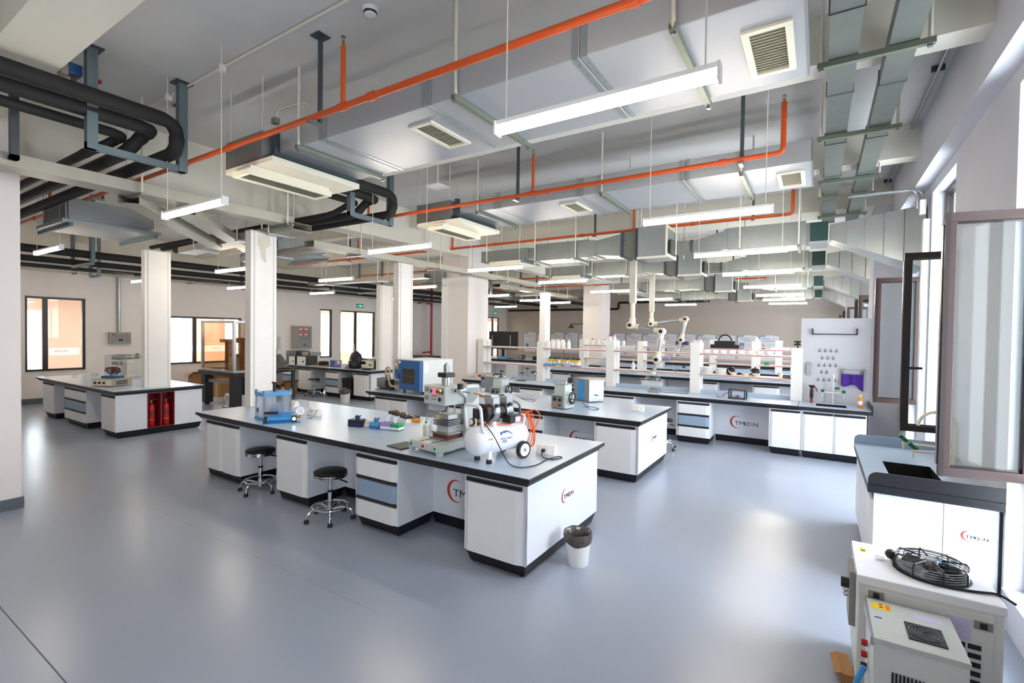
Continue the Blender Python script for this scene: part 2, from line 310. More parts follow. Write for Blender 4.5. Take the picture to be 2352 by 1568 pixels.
# wall boxes
t = T('control_box', 'small grey control box on the wall under a vertical conduit', 'electrical box', (XL, 5.61, 1.52))
P(MB().box(0, .14, -.25, .25, 0, .32), 'body', 'beige', t, 0, .006); P(MB().box(.14, .147, -.23, .23, .02, .30), 'door', 'plastic_grey', t)
P(MB().box(.147, .149, -.05, .05, .07, .13), 'display', 'navy', t)
for i in range(3): P(MB().cyl((.147, -.1+i*.07, .2), (.156, -.1+i*.07, .2), .014), 'button', 'red', t)
P(MB().box(.147, .149, -.2, -.12, .24, .26), 'name_plate', 'navy', t); P(MB().cyl((.147, .2, .16), (.158, .2, .16), .014), 'lock', 'chrome', t)
one(MB().cyl((XL+.05, 5.6, 1.84), (XL+.05, 5.6, 3.45), .035, n=10), 'conduit_pipe', 'galv', 'vertical grey conduit rising from the small control box', 'pipe', sm=1)
t = T('alarm_panel', 'grey wall cabinet with rows of red lit displays and switches', 'electrical panel', (XL, 11.31, 1.25))
P(MB().box(0, .2, -.37, .37, 0, .87), 'body', 'beige', t, 0, .008); P(MB().box(.2, .208, -.35, .35, .02, .85), 'door', 'plastic_grey', t)
for r_ in range(2):
    for c_ in range(2):
        P(MB().box(.208, .212, -.16+c_*.22, -.07+c_*.22, .72-r_*.2, .76-r_*.2), 'display', 'led_red', t)
for r_ in range(4):
    for c_ in range(6):
        P(MB().box(.208, .215, -.155+c_*.075, -.115+c_*.075, .675-r_*.1, .695-r_*.1), 'switch', 'plastic_black', t)
P(MB().box(.208, .211, .0, .09, .1, .15), 'name_plate', 'navy', t)
# ------------------------------------------------------------------ benches
ZT = .85
def worktop(x0, x1, y0, y1, label, group=None, lip=None):
    t = T('lab_worktop', label, 'worktop', ((x0+x1)/2, (y0+y1)/2, 0), 0, group)
    a, b = (x1-x0)/2, (y1-y0)/2
    e = MB(); prof = [(0, .805), (0, .846), (.012, .8485)]
    e.frus((-a, a, -b, b), (-a, a, -b, b), .815, .843); e.frus((-a, a, -b, b), (-a+.006, a-.006, -b+.006, b-.006), .843, .8475)
    e.frus((-a+.03, a-.03, -b+.03, b-.03), (-a+.012, a-.012, -b+.012, b-.012), .79, .815)
    e.box(-a+.04, a-.04, -b+.04, b-.04, .775, .79)
    P(e, 'edge', 'black_edge', t)
    P(MB().box(-a+.007, a-.007, -b+.007, b-.007, .8475, ZT), 'surface', 'top_blue', t)
    return t
def door_mesh(w_, z0, z1):
    c = min(.055, w_*.15)
    return MB().prism([(0, 0), (0, -.008), (c*.6, -.024), (w_-c, -.024), (w_, -.008), (w_, 0)], 'z', z0, z1)
def handle_mesh(w_, z):
    return MB().prism([(0, z-.016), (-.02, z-.016), (-.025, z-.010), (-.010, z), (-.022, z+.010), (-.02, z+.015), (0, z+.015)], 'x', .004, w_-.004)
def cabinet(x0, x1, yf, d, kind, label, group=None, rz=0, n=1, top=.775):
    """front at yf facing -y; d = depth"""
    w_ = x1-x0
    t = T('base_cabinet', label, 'cabinet', (x0, yf, 0), rz, group)
    P(MB().box(0, w_, 0, d, .12, top), 'body', 'cab_white', t)
    if top < .7: P(MB().box(0, w_, 0, .02, top, .775), 'front_rail', 'cab_white', t)
    P(MB().frus((.035, w_-.035, .05, d-.02), (.004, w_-.004, .015, d), .012, .12), 'plinth', 'plinth', t)
    for fx in (.06, w_-.06): P(MB().cyl((fx, .07, 0), (fx, .07, .02), .016, n=8), 'levelling_foot', 'rubber', t)
    if kind == 'drawers':
        zs = (.125, .335, .545, .755)
        cw = (w_-.03)/n
        for k in range(n):
            for j in range(3):
                m = 'cab_blue' if j == 1 else 'cab_door'
                dr = P(door_mesh(cw-.006, zs[j], zs[j+1]-.04), 'drawer', m, t, 0, 0, 'blue-grey drawer front' if j == 1 else None, (.02+k*cw, 0, 0))
                P(handle_mesh(cw-.006, zs[j+1]-.02), 'handle', 'handle_grey', dr)
    else:
        dw = (w_-.025)/n
        for j in range(n):
            dr = P(door_mesh(dw-.005, .125, .72), 'door', 'cab_door', t, 0, 0, None, (.02+j*dw, 0, 0))
            P(handle_mesh(dw-.005, .742), 'handle', 'handle_grey', dr)
    return t
def logo(parent, loc, rz, s=1.0):
    """crescent and lettering on a panel; local plane xz facing -y"""
    pts = []
    for i in range(21):
        a = R(60+ (300-60)*i/20); pts.append((.1*math.cos(a), .1*math.sin(a)))
    for i in range(20, -1, -1):
        a = R(62+(298-62)*i/20); pts.append((.012+.088*math.cos(a)*.92, .092*math.sin(a)))
    q = P(MB().prism([(x*s, z*s) for x, z in pts], 'y', -.0012, 0), 'logo', 'logo_red', parent, 0, 0, 'red crescent and dark lettering', loc, (0, 0, rz))
    text('TM', .09*s, 'logo_black', q, (-.032*s, -.001, -.045*s), sx=1.25)
    text('N', .085*s, 'logo_black', q, (.235*s, -.001, -.045*s), sx=1.25)
    P(MB().ring((.145*s, -.001, -.015*s), .027*s, .0045*s, 18, 4, 'y'), 'letter_ring', 'logo_black', q); P(MB().ring((.195*s, -.001, -.015*s), .027*s, .0045*s, 18, 4, 'y'), 'letter_ring', 'logo_red', q)
def back_panel(x0, x1, y, label, lg=None):
    t = T('modesty_panel', label, 'panel', ((x0+x1)/2, y, 0), 0)
    a = (x1-x0)/2
    P(MB().box(-a, a, 0, .02, .12, .775), 'panel', 'cab_white', t); P(MB().frus((-a, a, .03, .06), (-a, a, .0, .05), 0, .12), 'plinth', 'plinth', t)
    if lg is not None: logo(t, (lg-(x0+x1)/2, -.001, .385), 0, 1.15)
    return t
def end_panel(x, y0, y1, label, lg=True):
    t = T('bench_end_panel', label, 'panel', (x, (y0+y1)/2, 0), R(90))
    a = (y1-y0)/2
    P(MB().box(-a, a, 0, .014, .12, .774), 'panel', 'cab_white', t, 0, .002); P(MB().frus((-a+.05, a-.05, .035, .05), (-a+.01, a-.01, .004, .02), .012, .12), 'plinth', 'plinth', t)
    P(MB().box(-a-.004, -a+.018, -.004, .0, .12, .774), 'edge_trim', 'alu_metal', t)
    for fx in (-a+.08, a-.08): P(MB().cyl((fx, .07, 0), (fx, .07, .02), .016, n=8), 'levelling_foot', 'rubber', t)
    if lg: logo(t, (-.04, -.001, .5), 0, .62)
    return t
def column(x0, x1, y0, y1, z1, label, z0=ZT):
    """service column: extruded profile with corner beads"""
    t = T('service_column', label, 'column', ((x0+x1)/2, (y0+y1)/2, z0))
    a, b, h = (x1-x0)/2, (y1-y0)/2, z1-z0
    P(MB().box(-a, a, -b, b, 0, h), 'shaft', 'post_white', t, 0, .006)
    for sy in (-1, 1):
        P(MB().box(a-.001, a+.004, sy*(b-.05)-.004, sy*(b-.05)+.004, 0, h), 'groove_strip', 'alu', t)
    P(MB().box(a-.001, a+.006, -b+.062, b-.062, .0, h-.01), 'cover', 'post_white', t)
    P(MB().box(-a-.004, a+.008, -b-.004, b+.004, h, h+.012), 'cap', 'alu', t)
    return t
# bench 1 and bench 2 share one plan
for bi, (dx, dy, nm) in enumerate(((0, 0, 'front bench'), (-.05, 2.98, 'oven bench'))):
    y0 = 3.24+dy
    worktop(-7.15+dx, -1.875+dx, y0, y0+1.575, ('long blue-grey worktop with black edge carrying the white compressor', 'long blue-grey worktop with black edge carrying the blue oven')[bi])
    yf = y0+.06
    c = [(-6.96, -6.13, 'door', 2), (-5.345, -4.75, 'door', 1), (-3.955, -3.35, 'drawers', 1), (-2.55, -1.955, 'door', 1)]
    names = [('white two-door base cabinet at the column end of the {}', 'white single-door base cabinet between two stools at the {}', 'base cabinet with a blue middle drawer under the {}', 'white single-door base cabinet at the aisle end of the {}'),
             ('white two-door base cabinet at the column end of the {}', 'white single-door base cabinet second from the column of the {}', 'base cabinet with a blue middle drawer under the {}', 'white single-door base cabinet at the aisle end of the {}')][bi]
    for (a, b, k, n), l in zip(c, names): cabinet(a+dx, b+dx, yf, .5, k, l.format(nm), None, 0, n)
    for a, b, l, lg in ((-6.13, -5.345, 'white recessed panel in the knee space by the column of the {}', None), (-4.75, -3.955, 'white recessed panel in the middle knee space of the {}', None), (-3.35, -2.55, 'white recessed panel with red crescent logo under the {}', -3.05)):
        back_panel(a+dx, b+dx, yf+.5, l.format(nm), None if lg is None else lg+dx)
    end_panel(-1.935+dx, yf-.002, y0+1.53, 'white end panel with small crescent logo closing the {}'.format(nm))
    end_panel(-6.98+dx, yf+.02, y0+1.5, 'white end panel at the column end of the {}'.format(nm), False)
    back = MB().box(-6.96+dx, -1.96+dx, yf+.95, y0+1.5, .12, .775)
    t = T('cabinet_run', 'white cabinet run on the hidden side of the {}'.format(nm), 'cabinet')
    P(back, 'body', 'cab_white', t); P(MB().box(-6.9+dx, -2.0+dx, yf+.97, y0+1.46, 0, .12), 'plinth', 'plinth', t)
    column(-7.13+dx, -6.98+dx, 3.9+dy, 4.3+dy, 3.42 if bi == 0 else 3.46, ('white service column rising from the front bench with a peeling top' if bi == 0 else 'white service column rising from the oven bench beside the vacuum pump'))
P(MB().prism([(-.1, -.02), (.08, 0), (.1, -.14), (.02, -.2), (.03, -.42), (-.04, -.36), (-.07, -.2), (-.1, -.16)], 'x', 0, .001), 'stain', 'stain', bpy.data.objects['service_column'], 0, 0, None, (.0825, 0, 2.54))
# bench 3 with sink
worktop(-7.24, -.25, 9.19, 10.75, 'long worktop carrying the red-striped reagent shelves')
yf = 9.25
for a, b, k, n, l in ((-7.05, -6.45, 'door', 1, 'white single-door cabinet at the pillar end of the shelf bench'), (-5.65, -5.05, 'door', 1, 'white single-door cabinet behind the roller press under the shelf bench'), (-3.75, -3.0, 'drawers', 1, 'drawer cabinet behind the steel ultrasonic bath under the shelf bench'), (-2.2, -1.605, 'drawers', 1, 'drawer cabinet with blue middle drawer beside the shelf bench logo panel'), (-.67, -.205, 'door', 1, 'white single-door cabinet next to the sink unit doors')):
    cabinet(a, b, yf, .55, k, l, None, 0, n)
for a, b, l, lg in ((-6.45, -5.65, 'grey recessed panel in the pillar-end knee space of the shelf bench', None), (-5.05, -3.75, 'grey recessed panel in the wide knee space of the shelf bench', None), (-3.0, -2.2, 'grey recessed panel left of the drawer unit of the shelf bench', None), (-1.605, -.67, 'white recessed panel with large crescent logo beside the sink unit', -1.24)):
    back_panel(a, b, yf+.55, l, lg)
end_panel(-7.07, 9.25, 9.5, 'white end panel of the shelf bench by the pillar', False)
def sink_top(x0, x1, y0, y1, sx0, sx1, sy0, sy1, label, lips):
    t = T('sink_worktop', label, 'worktop', (x0, y0, 0)); W_, D_ = x1-x0, y1-y0
    a, b, c, d = sx0-x0, sx1-x0, sy0-y0, sy1-y0
    e = MB().box(0, W_, 0, .04, .79, .847).box(0, W_, D_-.04, D_, .79, .847).box(0, .04, .04, D_-.04, .79, .847).box(W_-.04, W_, .04, D_-.04, .79, .847)
    P(e, 'edge', 'black_edge', t)
    P(MB().box(0, W_, 0, c, .8475, ZT).box(0, W_, d, D_, .8475, ZT).box(0, a, c, d, .8475, ZT).box(b, W_, c, d, .8475, ZT), 'surface', 'top_blue', t)
    P(MB().box(a, b, c, d, .62, .63).box(a-.01, a, c-.01, d+.01, .62, .8475).box(b, b+.01, c-.01, d+.01, .62, .8475).box(a, b, c-.01, c, .62, .8475).box(a, b, d, d+.01, .62, .8475), 'basin', 'sink_black', t)
    for (lx0, lx1, ly0, ly1, axis, col) in lips:
        if axis == 'y':  # lip is a plate whose face is in xz
            w2 = lx1-lx0; r = .06; pl = [(lx0, 0), (lx1, 0), (lx1, .1)]+[(lx0+r-r*math.sin(R(k*15)), .1-r+r*math.cos(R(k*15))) for k in range(7)]
            P(MB().prism([(u, ZT+v) for u, v in pl], 'y', ly0, ly1), 'splash_lip', col, t)
            if ly0 < .1: P(MB().prism([(-.012, .845), (.0, .80), (.012, .785), (.04, .78), (.04, .85), (-.012, .85)], 'x', .0, W_), 'edge_moulding', 'black_edge', t)
        else:
            r = .06; pl = [(ly1, 0), (ly0, 0)]+[(ly0+r-r*math.cos(R(k*15)), .1-r+r*math.sin(R(k*15))) for k in range(7)]+[(ly1, .1)]
            P(MB().prism([(u, ZT-.02+v) for u, v in pl[::-1]], 'x', lx0, lx1), 'splash_lip', col, t)
    return t
sink_top(-.248, .74, 9.19, 9.96, .0, .42, 9.42, 9.75, 'sink worktop with black basin below the drying board', [(.97, .988, 0, .77, 'x', 'black_edge')])
cabinet(-.2, .67, yf, .55, 'door', 'two-door white sink cabinet below the drying board', None, 0, 2, .6)
P(MB().box(.87, .89, .0, .55, .02, .775), 'side_panel', 'black_edge', bpy.data.objects['base_cabinet.%03d' % (len([o for o in COL.objects if o.name.startswith('base_cabinet')])-1)])
# window sink bench on the right
sink_top(.357, 1.13, 4.67, 6.4, .53, .87, 5.02, 5.62, 'blue-grey window sink worktop with raised lips', [(0, .773, -.002, .014, 'y', 'black_edge'), (0, .773, 1.716, 1.732, 'y', 'cab_blue')])
t = T('sink_cabinet', 'white window sink cabinet with crescent logo behind the chiller', 'cabinet', (.4, 4.72, 0))
P(MB().box(0, .73, 0, 1.64, .12, .6), 'body', 'cab_white', t); P(MB().box(0, .73, -.001, .02, .12, .789), 'front_panel', 'cab_white', t); P(MB().frus((.03, .7, .03, 1.6), (.01, .73, .01, 1.64), .01, .12), 'plinth', 'plinth', t)
P(MB().box(.415, .418, -.003, 0, .12, .785), 'seam', 'alu_metal', t); P(MB().box(.715, .73, -.004, .0, .02, .785), 'edge_trim', 'black_edge', t)
logo(t, (.55, -.003, .565), 0, .36)
for j in range(3): P(MB().prism([(-.02, .02+j*.54), (0, .0+j*.54), (0, .53+j*.54), (-.02, .51+j*.54)], 'z', .125, .72), 'door', 'cab_door', t)
# left bench with extinguisher niche
worktop(-14.7, -10.4, 3.4, 4.9, 'worktop with black edge carrying the beige power supply by the left window')
cabinet(-14.42, -13.72, 3.46, .5, 'door', 'white single-door cabinet nearest the left wall window', None)
cabinet(-13.07, -11.9, 3.46, .5, 'drawers', 'six-drawer cabinet with two blue drawers on the left bench', None, 0, 2)
cabinet(-11.13, -10.47, 3.46, .45, 'door', 'white single-door cabinet at the extinguisher end of the left bench')
back_panel(-13.72, -13.07, 3.96, 'grey recessed panel between door and drawers of the left bench'); back_panel(-11.9, -11.13, 3.96, 'grey recessed panel beside the extinguisher cabinet')
t = T('bench_end_panel', 'white end panel with an opening for red fire extinguisher niche', 'panel', (-10.45, 3.44, 0), R(90))
P(MB().box(0, .48, 0, .014, .12, .774), 'panel', 'cab_white', t); P(MB().box(.93, 1.42, 0, .014, .12, .774), 'panel', 'cab_white', t); P(MB().frus((.04, 1.38, .035, .05), (.01, 1.41, .004, .02), .012, .12), 'plinth', 'plinth', t)
t = T('extinguisher_niche', 'open red box niche holding two fire extinguishers', 'cabinet', (-10.45, 3.92, .125), R(90))
P(MB().box(0, .45, .28, .29, 0, .65).box(0, .012, -.003, .28, 0, .65).box(.438, .45, -.003, .28, 0, .65).box(.012, .438, -.003, .28, 0, .012).box(.012, .438, -.003, .28, .638, .65), 'shell', 'red_dark', t)
P(MB().box(.215, .235, .0, .28, .012, .638), 'divider', 'red_dark', t)
def extinguisher(loc, label):
    t = T('fire_extinguisher', label, 'extinguisher', loc)
    P(MB().lathe([(.055, 0), (.06, .01), (.06, .36), (.045, .41), (.022, .43), (.022, .45)], n=16), 'cylinder', 'red', t, 1)
    P(MB().cyl((0, 0, .45), (0, 0, .48), .02), 'valve', 'brass', t); P(MB().cbox((.0, .03, .49), (.02, .12, .015), 0, R(15)), 'lever', 'plastic_black', t)
    P(MB().tube(bend([(0, -.03, .46), (.0, -.07, .44), (.02, -.068, .3), (.03, -.062, .15)], .03), .009, 6), 'hose', 'rubber', t, 1)
    P(MB().lathe([(.0608, .12), (.0608, .125)], n=16, cap=False), 'band', 'yellow', t); P(MB().lathe([(.0606, .2), (.0606, .3)], n=16, cap=False), 'label_sticker', 'paper' if 0 else 'red_dark', t)
extinguisher((-10.55, 4.02, .14), 'red fire extinguisher in the niche half nearer the drawers'); extinguisher((-10.53, 4.25, .14), 'red fire extinguisher in the niche half farther from the drawers')
t = T('cabinet_run', 'white cabinet run on the hidden side of the left bench', 'cabinet'); P(MB().box(-14.4, -10.76, 4.4, 4.84, .12, .775), 'body', 'cab_white', t); P(MB().box(-14.35, -10.5, 4.0, 4.8, 0, .118), 'plinth', 'plinth', t)
column(-10.87, -10.72, 3.98, 4.42, 3.45, 'white service column standing on the left bench above the extinguishers')
# bench L2 by the control panel
worktop(-16.3, -10.45, 9.19, 10.75, 'worktop carrying black instruments and backpack near the glazed door')
for a, b, k, l in ((-16.1, -15.5, 'drawers', 'drawer cabinet partly behind the black table frame'), (-14.65, -14.0, 'drawers', 'drawer cabinet behind the instrument table'), (-13.82, -13.2, 'door', 'white single-door cabinet beside the small chrome stool'), (-12.48, -11.88, 'drawers', 'drawer cabinet between small stool and black bin'), (-11.22, -10.58, 'door', 'white single-door cabinet at the aisle end of the backpack bench')):
    cabinet(a, b, 9.25, .5, k, l)
for a, b, l in ((-15.5, -14.65, 'grey recessed panel deep behind the instrument table'), (-13.2, -12.48, 'grey recessed panel behind the small chrome stool'), (-11.88, -11.22, 'grey recessed panel behind the lidded bin')): back_panel(a, b, 9.75, l)
end_panel(-10.52, 9.25, 10.7, 'white end panel of the backpack bench', False)
column(-10.86, -10.70, 9.75, 10.25, 3.3, 'grey-lit service column on the backpack bench')
# rows behind
for i, (y, x0, x1, l) in enumerate(((13.25, -7.2, .7, 'worktop of the second shelf row behind the striped shelves'), (16.2, -7.2, .7, 'worktop of the third shelf row near the posters'), (13.3, -16.0, -10.5, 'worktop in front of the red standpipe'), (16.9, -15.5, -9.2, 'worktop below the large black screen'), (20.0, -7.2, .6, 'worktop of the last row before the posters'))):
    worktop(x0, x1, y, y+1.5, l)
    nm = ('second shelf row', 'third shelf row', 'standpipe bench', 'screen bench', 'last bench row')[i]
    n = int((x1-x0)/1.4)
    for j in range(n):
        a = x0+.25+j*1.4
        cabinet(a, a+.6, y+.06, .5, 'drawers' if j % 3 == 2 else 'door', '%s white base cabinet from the pillar side of the %s' % (ORD[j], nm), 'cabinets of the %s' % nm)
    back_panel(x0+.1, x1-.12, y+.56, 'grey recessed panel along the %s' % nm)
    end_panel(x1-.06, y+.06, y+1.45, 'white end panel of the %s' % nm, False)
# ------------------------------------------------------------------ ceiling services
def tube_light(name='tube_light'):
    L_ = 1.18
    t = T(name, 'x', 'light')
    P(MB().box(-L_/2, L_/2, -.026, .026, .036, .06), 'housing', 'plastic_white', t)
    d = MB(); n = 8
    prof = [(-.026, .036)]+[(.029*math.sin(R(-80+160*k/n)), .014-.029*math.cos(R(-80+160*k/n))) for k in range(n+1)]+[(.026, .036)]
    d.prism(prof, 'x', -L_/2+.006, L_/2-.006)
    P(d, 'diffuser', 'tube', t)
    for sx in (-1, 1):
        P(MB().box(sx*L_/2-.006, sx*L_/2+.006, -.031, .031, -.016, .062), 'end_cap', 'plastic_white', t)
        P(MB().cyl((sx*(L_/2-.06), 0, .065), (sx*(L_/2-.06), 0, ZC-3.13), .004, n=5), 'suspension_cable', 'rod_white', t)
    return t
LIGHTS = [(-.98, 2.29, 'lit tube light under the nearest white duct'), (-.96, 4.97, 'lit tube light between the two white board ducts'), (-.96, 7.4, 'lit tube light in front of the galvanised duct run'), (-.97, 9.96, 'lit tube light under the first galvanised duct run'), (-.94, 12.77, 'lit tube light below the second galvanised duct run'),
 (-.94, 15.56, 'lit tube light fourth from the poster wall in the window column'), (-.95, 17.6, 'lit tube light second from the poster wall in the window column'), (-.93, 19.7, 'lit tube light nearest the poster wall in the window column'),
 (-5.15, 2.31, 'lit tube light hanging by the grey cable tray'), (-5.02, 4.9, 'lit tube light before the tall pillar'), (-5.01, 7.28, 'lit tube light crossing the tall pillar'), (-4.88, 9.77, 'lit tube light under the duct return grille beyond the pillar'), (-4.8, 12.58, 'lit tube light crossing the second pillar'), (-4.6, 16.0, 'lit tube light behind the extraction arm posts'), (-4.53, 19.35, 'lit tube light above the posters near the arms'),
 (-9.97, 2.45, 'lit tube light beside the near white pillar'), (-9.83, 5.12, 'lit tube light behind the front service column'), (-9.39, 7.22, 'lit tube light above the panel with red displays'), (-8.95, 9.5, 'lit tube light between the oven column and pillar'), (-8.77, 12.7, 'lit tube light partly hidden by the tall pillar'), (-8.64, 15.1, 'lit tube light crossing the slim shelf column'), (-8.53, 16.63, 'lit tube light just beyond the slim shelf column'),
 (-14.2, 2.5, 'unseen tube light added past the near pillar to brighten the left wall'), (-14.2, 5.23, 'lit tube light beside the left bench column'), (-13.85, 7.41, 'lit tube light above the amber enclosure'), (-13.28, 9.7, 'lit tube light above the glazed narrow window'), (-13.3, 12.6, 'lit tube light above the glazed door'), (-12.08, 18.5, 'lit tube light above the far exit door')]  # the tube past the near pillar is unseen, added to brighten the left wall
tl = tube_light()
for i, (x, y, l) in enumerate(LIGHTS):
    if i == 0: tl.location = (x, y, 3.13); tl['label'] = l; tl['group'] = 'hanging tube lights'
    else: dup(tl, (x, y, 3.13), 0, l, 'hanging tube lights')
# sprinkler pipes
def sprinkler_pipe(y, x0, x1, ups, hang, label, end_up=False, z=3.835):
    t = T('sprinkler_pipe', label, 'pipe', (0, y, z))
    pts = [(x0, 0, 0), (x1, 0, 0)]
    if end_up: pts = bend([(x0, 0, 0), (x1, 0, 0), (x1, 0, .5)], .06)
    P(MB().tube(pts, .026, 10), 'main_pipe', 'orange_pipe', t, 1)
    us = list(ups)+([x1] if end_up else [])
    for u in us:
        if not (end_up and u == x1): P(MB().cyl((u, 0, 0), (u, 0, .49), .02, n=8), 'branch_pipe', 'orange_pipe', t, 1); P(MB().cyl((u-.05, 0, 0), (u+.05, 0, 0), .033, n=10), 'tee_fitting', 'orange_pipe', t, 1)
        h = P(MB().cyl((u, 0, .49), (u, 0, .53), .012, n=8), 'sprinkler_head', 'brass', t); P(MB().cyl((u, 0, .565), (u, 0, .57), .02, n=10).cyl((u-.012, 0, .53), (u-.012, 0, .57), .003, n=5).cyl((u+.012, 0, .53), (u+.012, 0, .57), .003, n=5), 'deflector', 'steel', h)
    x = x0+1.1
    while x < x1-.3:
        P(MB().cyl((x-.035, 0, 0), (x+.035, 0, 0), .034, n=10), 'coupling', 'orange_pipe', t, 1); x += 2.1
    for h in hang:
        P(MB().box(h-.018, h+.018, .05, .075, -.05, ZC-z), 'hanger', 'dark_steel', t); P(MB().box(h-.06, h+.06, .0, .12, ZC-z-.01, ZC-z), 'ceiling_plate', 'dark_steel', t)
        P(MB().box(h-.02, h+.02, -.05, .08, -.06, -.035), 'clamp', 'steel', t)
sprinkler_pipe(2.63, -12.5, 1.0, [-6.05, -3.345, -10.6], [-6.3, -3.73, -8.6], 'orange sprinkler pipe above the nearest white duct')
sprinkler_pipe(5.56, -12.5, -.335, [-3.226, -6.4], [-3.5, -.72, -8.2], 'orange sprinkler pipe turning up above the second white duct', True)
sprinkler_pipe(8.86, -13.5, -.38, [-2.95, -7.3, -10.6], [-3.75, -7.8, -.95, -11.0], 'orange sprinkler pipe above the galvanised duct run', True, 3.935)
sprinkler_pipe(11.8, -14, -.3, [-7.5, -3.0], [-6.2, -2.0], 'orange sprinkler pipe beyond the tall pillar', False, 3.94); sprinkler_pipe(14.35, -14, -.3, [-7.5, -3.0], [-6.2, -2.0], 'orange sprinkler pipe above the second shelf row'); sprinkler_pipe(17.28, -14, -.3, [-7.5, -3.0], [-6.2, -2.0], 'orange sprinkler pipe nearest the poster wall')
t = T('sprinkler_pipe', 'short orange pipe elbow beside the near pillar above the tray', 'pipe', (0, 0, 0)); P(MB().tube(bend([(-6.95, -2.5, 3.64), (-6.95, 1.6, 3.64), (-7.25, 1.62, 3.64), (-7.3, 1.62, 3.64)], .12), .035, 10), 'main_pipe', 'orange_pipe', t, 1)
# white board ducts
def board_duct(y, label):
    t = T('air_duct', label, 'air duct', (0, y, 3.8)); W_ = 1.01
    xs = [-4.7, -4.0, -2.69, -1.36, -.09]
    for a, b in zip(xs, xs[1:]): P(MB().box(a+.002, b-.002, 0, W_, 0, .23), 'duct_section', 'duct_board', t, 0, .006)
    for x in xs[1:-1]:
        P(MB().box(x+.012, x+.055, -.004, W_+.004, -.005, .235), 'joint_flange', 'galv_light', t); j = P(MB().box(x-.055, x-.012, -.004, W_+.004, -.005, .235), 'joint_flange', 'galv_light', t)
        rv = MB()
        for k in range(7):
            for s_ in (-.034, .034): rv.cyl((x+s_, .08+k*.14, -.008), (x+s_, .08+k*.14, -.004), .006, n=6)
        P(rv, 'rivets', 'steel', j)
    P(MB().box(-.098, -.086, -.003, W_+.003, -.003, .233), 'end_cap', 'galv', t)
    for gx0, gx1, g0, g1 in ((-3.1, -2.83, .21, .77), (-.43, -.16, .25, .84)):
        fr = P(rect_z(gx0, gx1, g0, g1, .04, -.018, .001), 'grille_frame', 'cream', t)
        n = 15
        for k in range(n):
            xx = g0+.045+(g1-g0-.09)*(k+.5)/n
            P(MB().cbox(((gx0+gx1)/2, xx, -.004), (gx1-gx0-.08, .018, .0025), 0, R(35)), 'louver', 'cream', fr)
        P(MB().box(gx0+.04, gx1-.04, g0+.04, g1-.04, -.0015, -.0005), 'grille_back', 'louver', fr)
    return t
def rect_z(x0, x1, y0, y1, t, z0, z1):
    return MB().box(x0, x1, y0, y0+t, z0, z1).box(x0, x1, y1-t, y1, z0, z1).box(x0, x0+t, y0+t, y1-t, z0, z1).box(x1-t, x1, y0+t, y1-t, z0, z1)
board_duct(2.92, 'nearest white board air duct with two louvered grilles'); board_duct(5.86, 'second white board air duct with two louvered grilles')
def trapeze(x, y0, y1, z, label, group, along='y', k='bar_green', rod='rod_white'):
    t = T('trapeze_hanger', label, 'hanger', (x, y0, z), 0 if along == 'y' else R(-90), group)
    L_ = y1-y0
    P(MB().box(-.02, -.014, -.04, L_+.04, -.04, 0).box(.014, .02, -.04, L_+.04, -.04, 0).box(-.014, .014, -.04, L_+.04, -.04, -.034), 'channel_bar', k, t)
    for q in (-.01, L_+.01):
        P(MB().cyl((0, q, -.05), (0, q, ZC-z), .013, n=8), 'rod', rod, t, 1); P(MB().cyl((0, q, -.058), (0, q, -.04), .018, n=6), 'nut', 'steel', t)
    return t
for yy, nm in ((2.9, 'nearest white duct'), (5.84, 'second white duct')):
    for x, l in ((-4.33, 'coil-unit end'), (-2.37, 'middle'), (-.75, 'window end')): trapeze(x, yy, yy+1.06, 3.795, 'channel bar hanger under the %s at its %s' % (nm, l), 'duct hangers')
def coil_unit(y, label):
    t = T('fan_coil_unit', label, 'air conditioner', (0, y, 0))
    P(MB().box(-5.45, -4.76, -.15, .85, 3.7, 3.99), 'casing', 'galv', t, 0, .004)
    P(MB().box(-4.76, -4.7, -.05, .98, 3.76, 4.03), 'collar', 'dark_steel', t)
    P(MB().box(-5.42, -4.55, -.17, .9, 3.64, 3.70), 'drip_tray', 'cream', t, 0, .01); P(MB().box(-4.72, -4.66, -.1, .95, 3.68, 3.76), 'coil_strip', 'green_damper', t)
    fr = P(rect_z(-5.12, -4.82, -.25, .72, .035, 3.545, 3.60).box(-5.1, -4.84, -.22, .7, 3.60, 3.64), 'return_grille', 'cream', t)
    for k in range(9): P(MB().cbox((-5.085+.23*(k+.5)/9, .235, 3.56), (.012, .9, .003), 0, 0, R(40)), 'louver', 'louver', fr)
    P(MB().box(-5.08, -4.86, -.21, .68, 3.592, 3.598), 'grille_back', 'plastic_black', fr)
    for sx in (-5.4, -4.8):
        for sy in (-.12, .82): P(MB().cyl((sx, sy, 3.99), (sx, sy, ZC), .008, n=6), 'rod', 'rod_white', t)
coil_unit(2.92, 'galvanised fan coil unit with cream grille at the nearest duct'); coil_unit(5.86, 'galvanised fan coil unit with cream grille at the second duct')
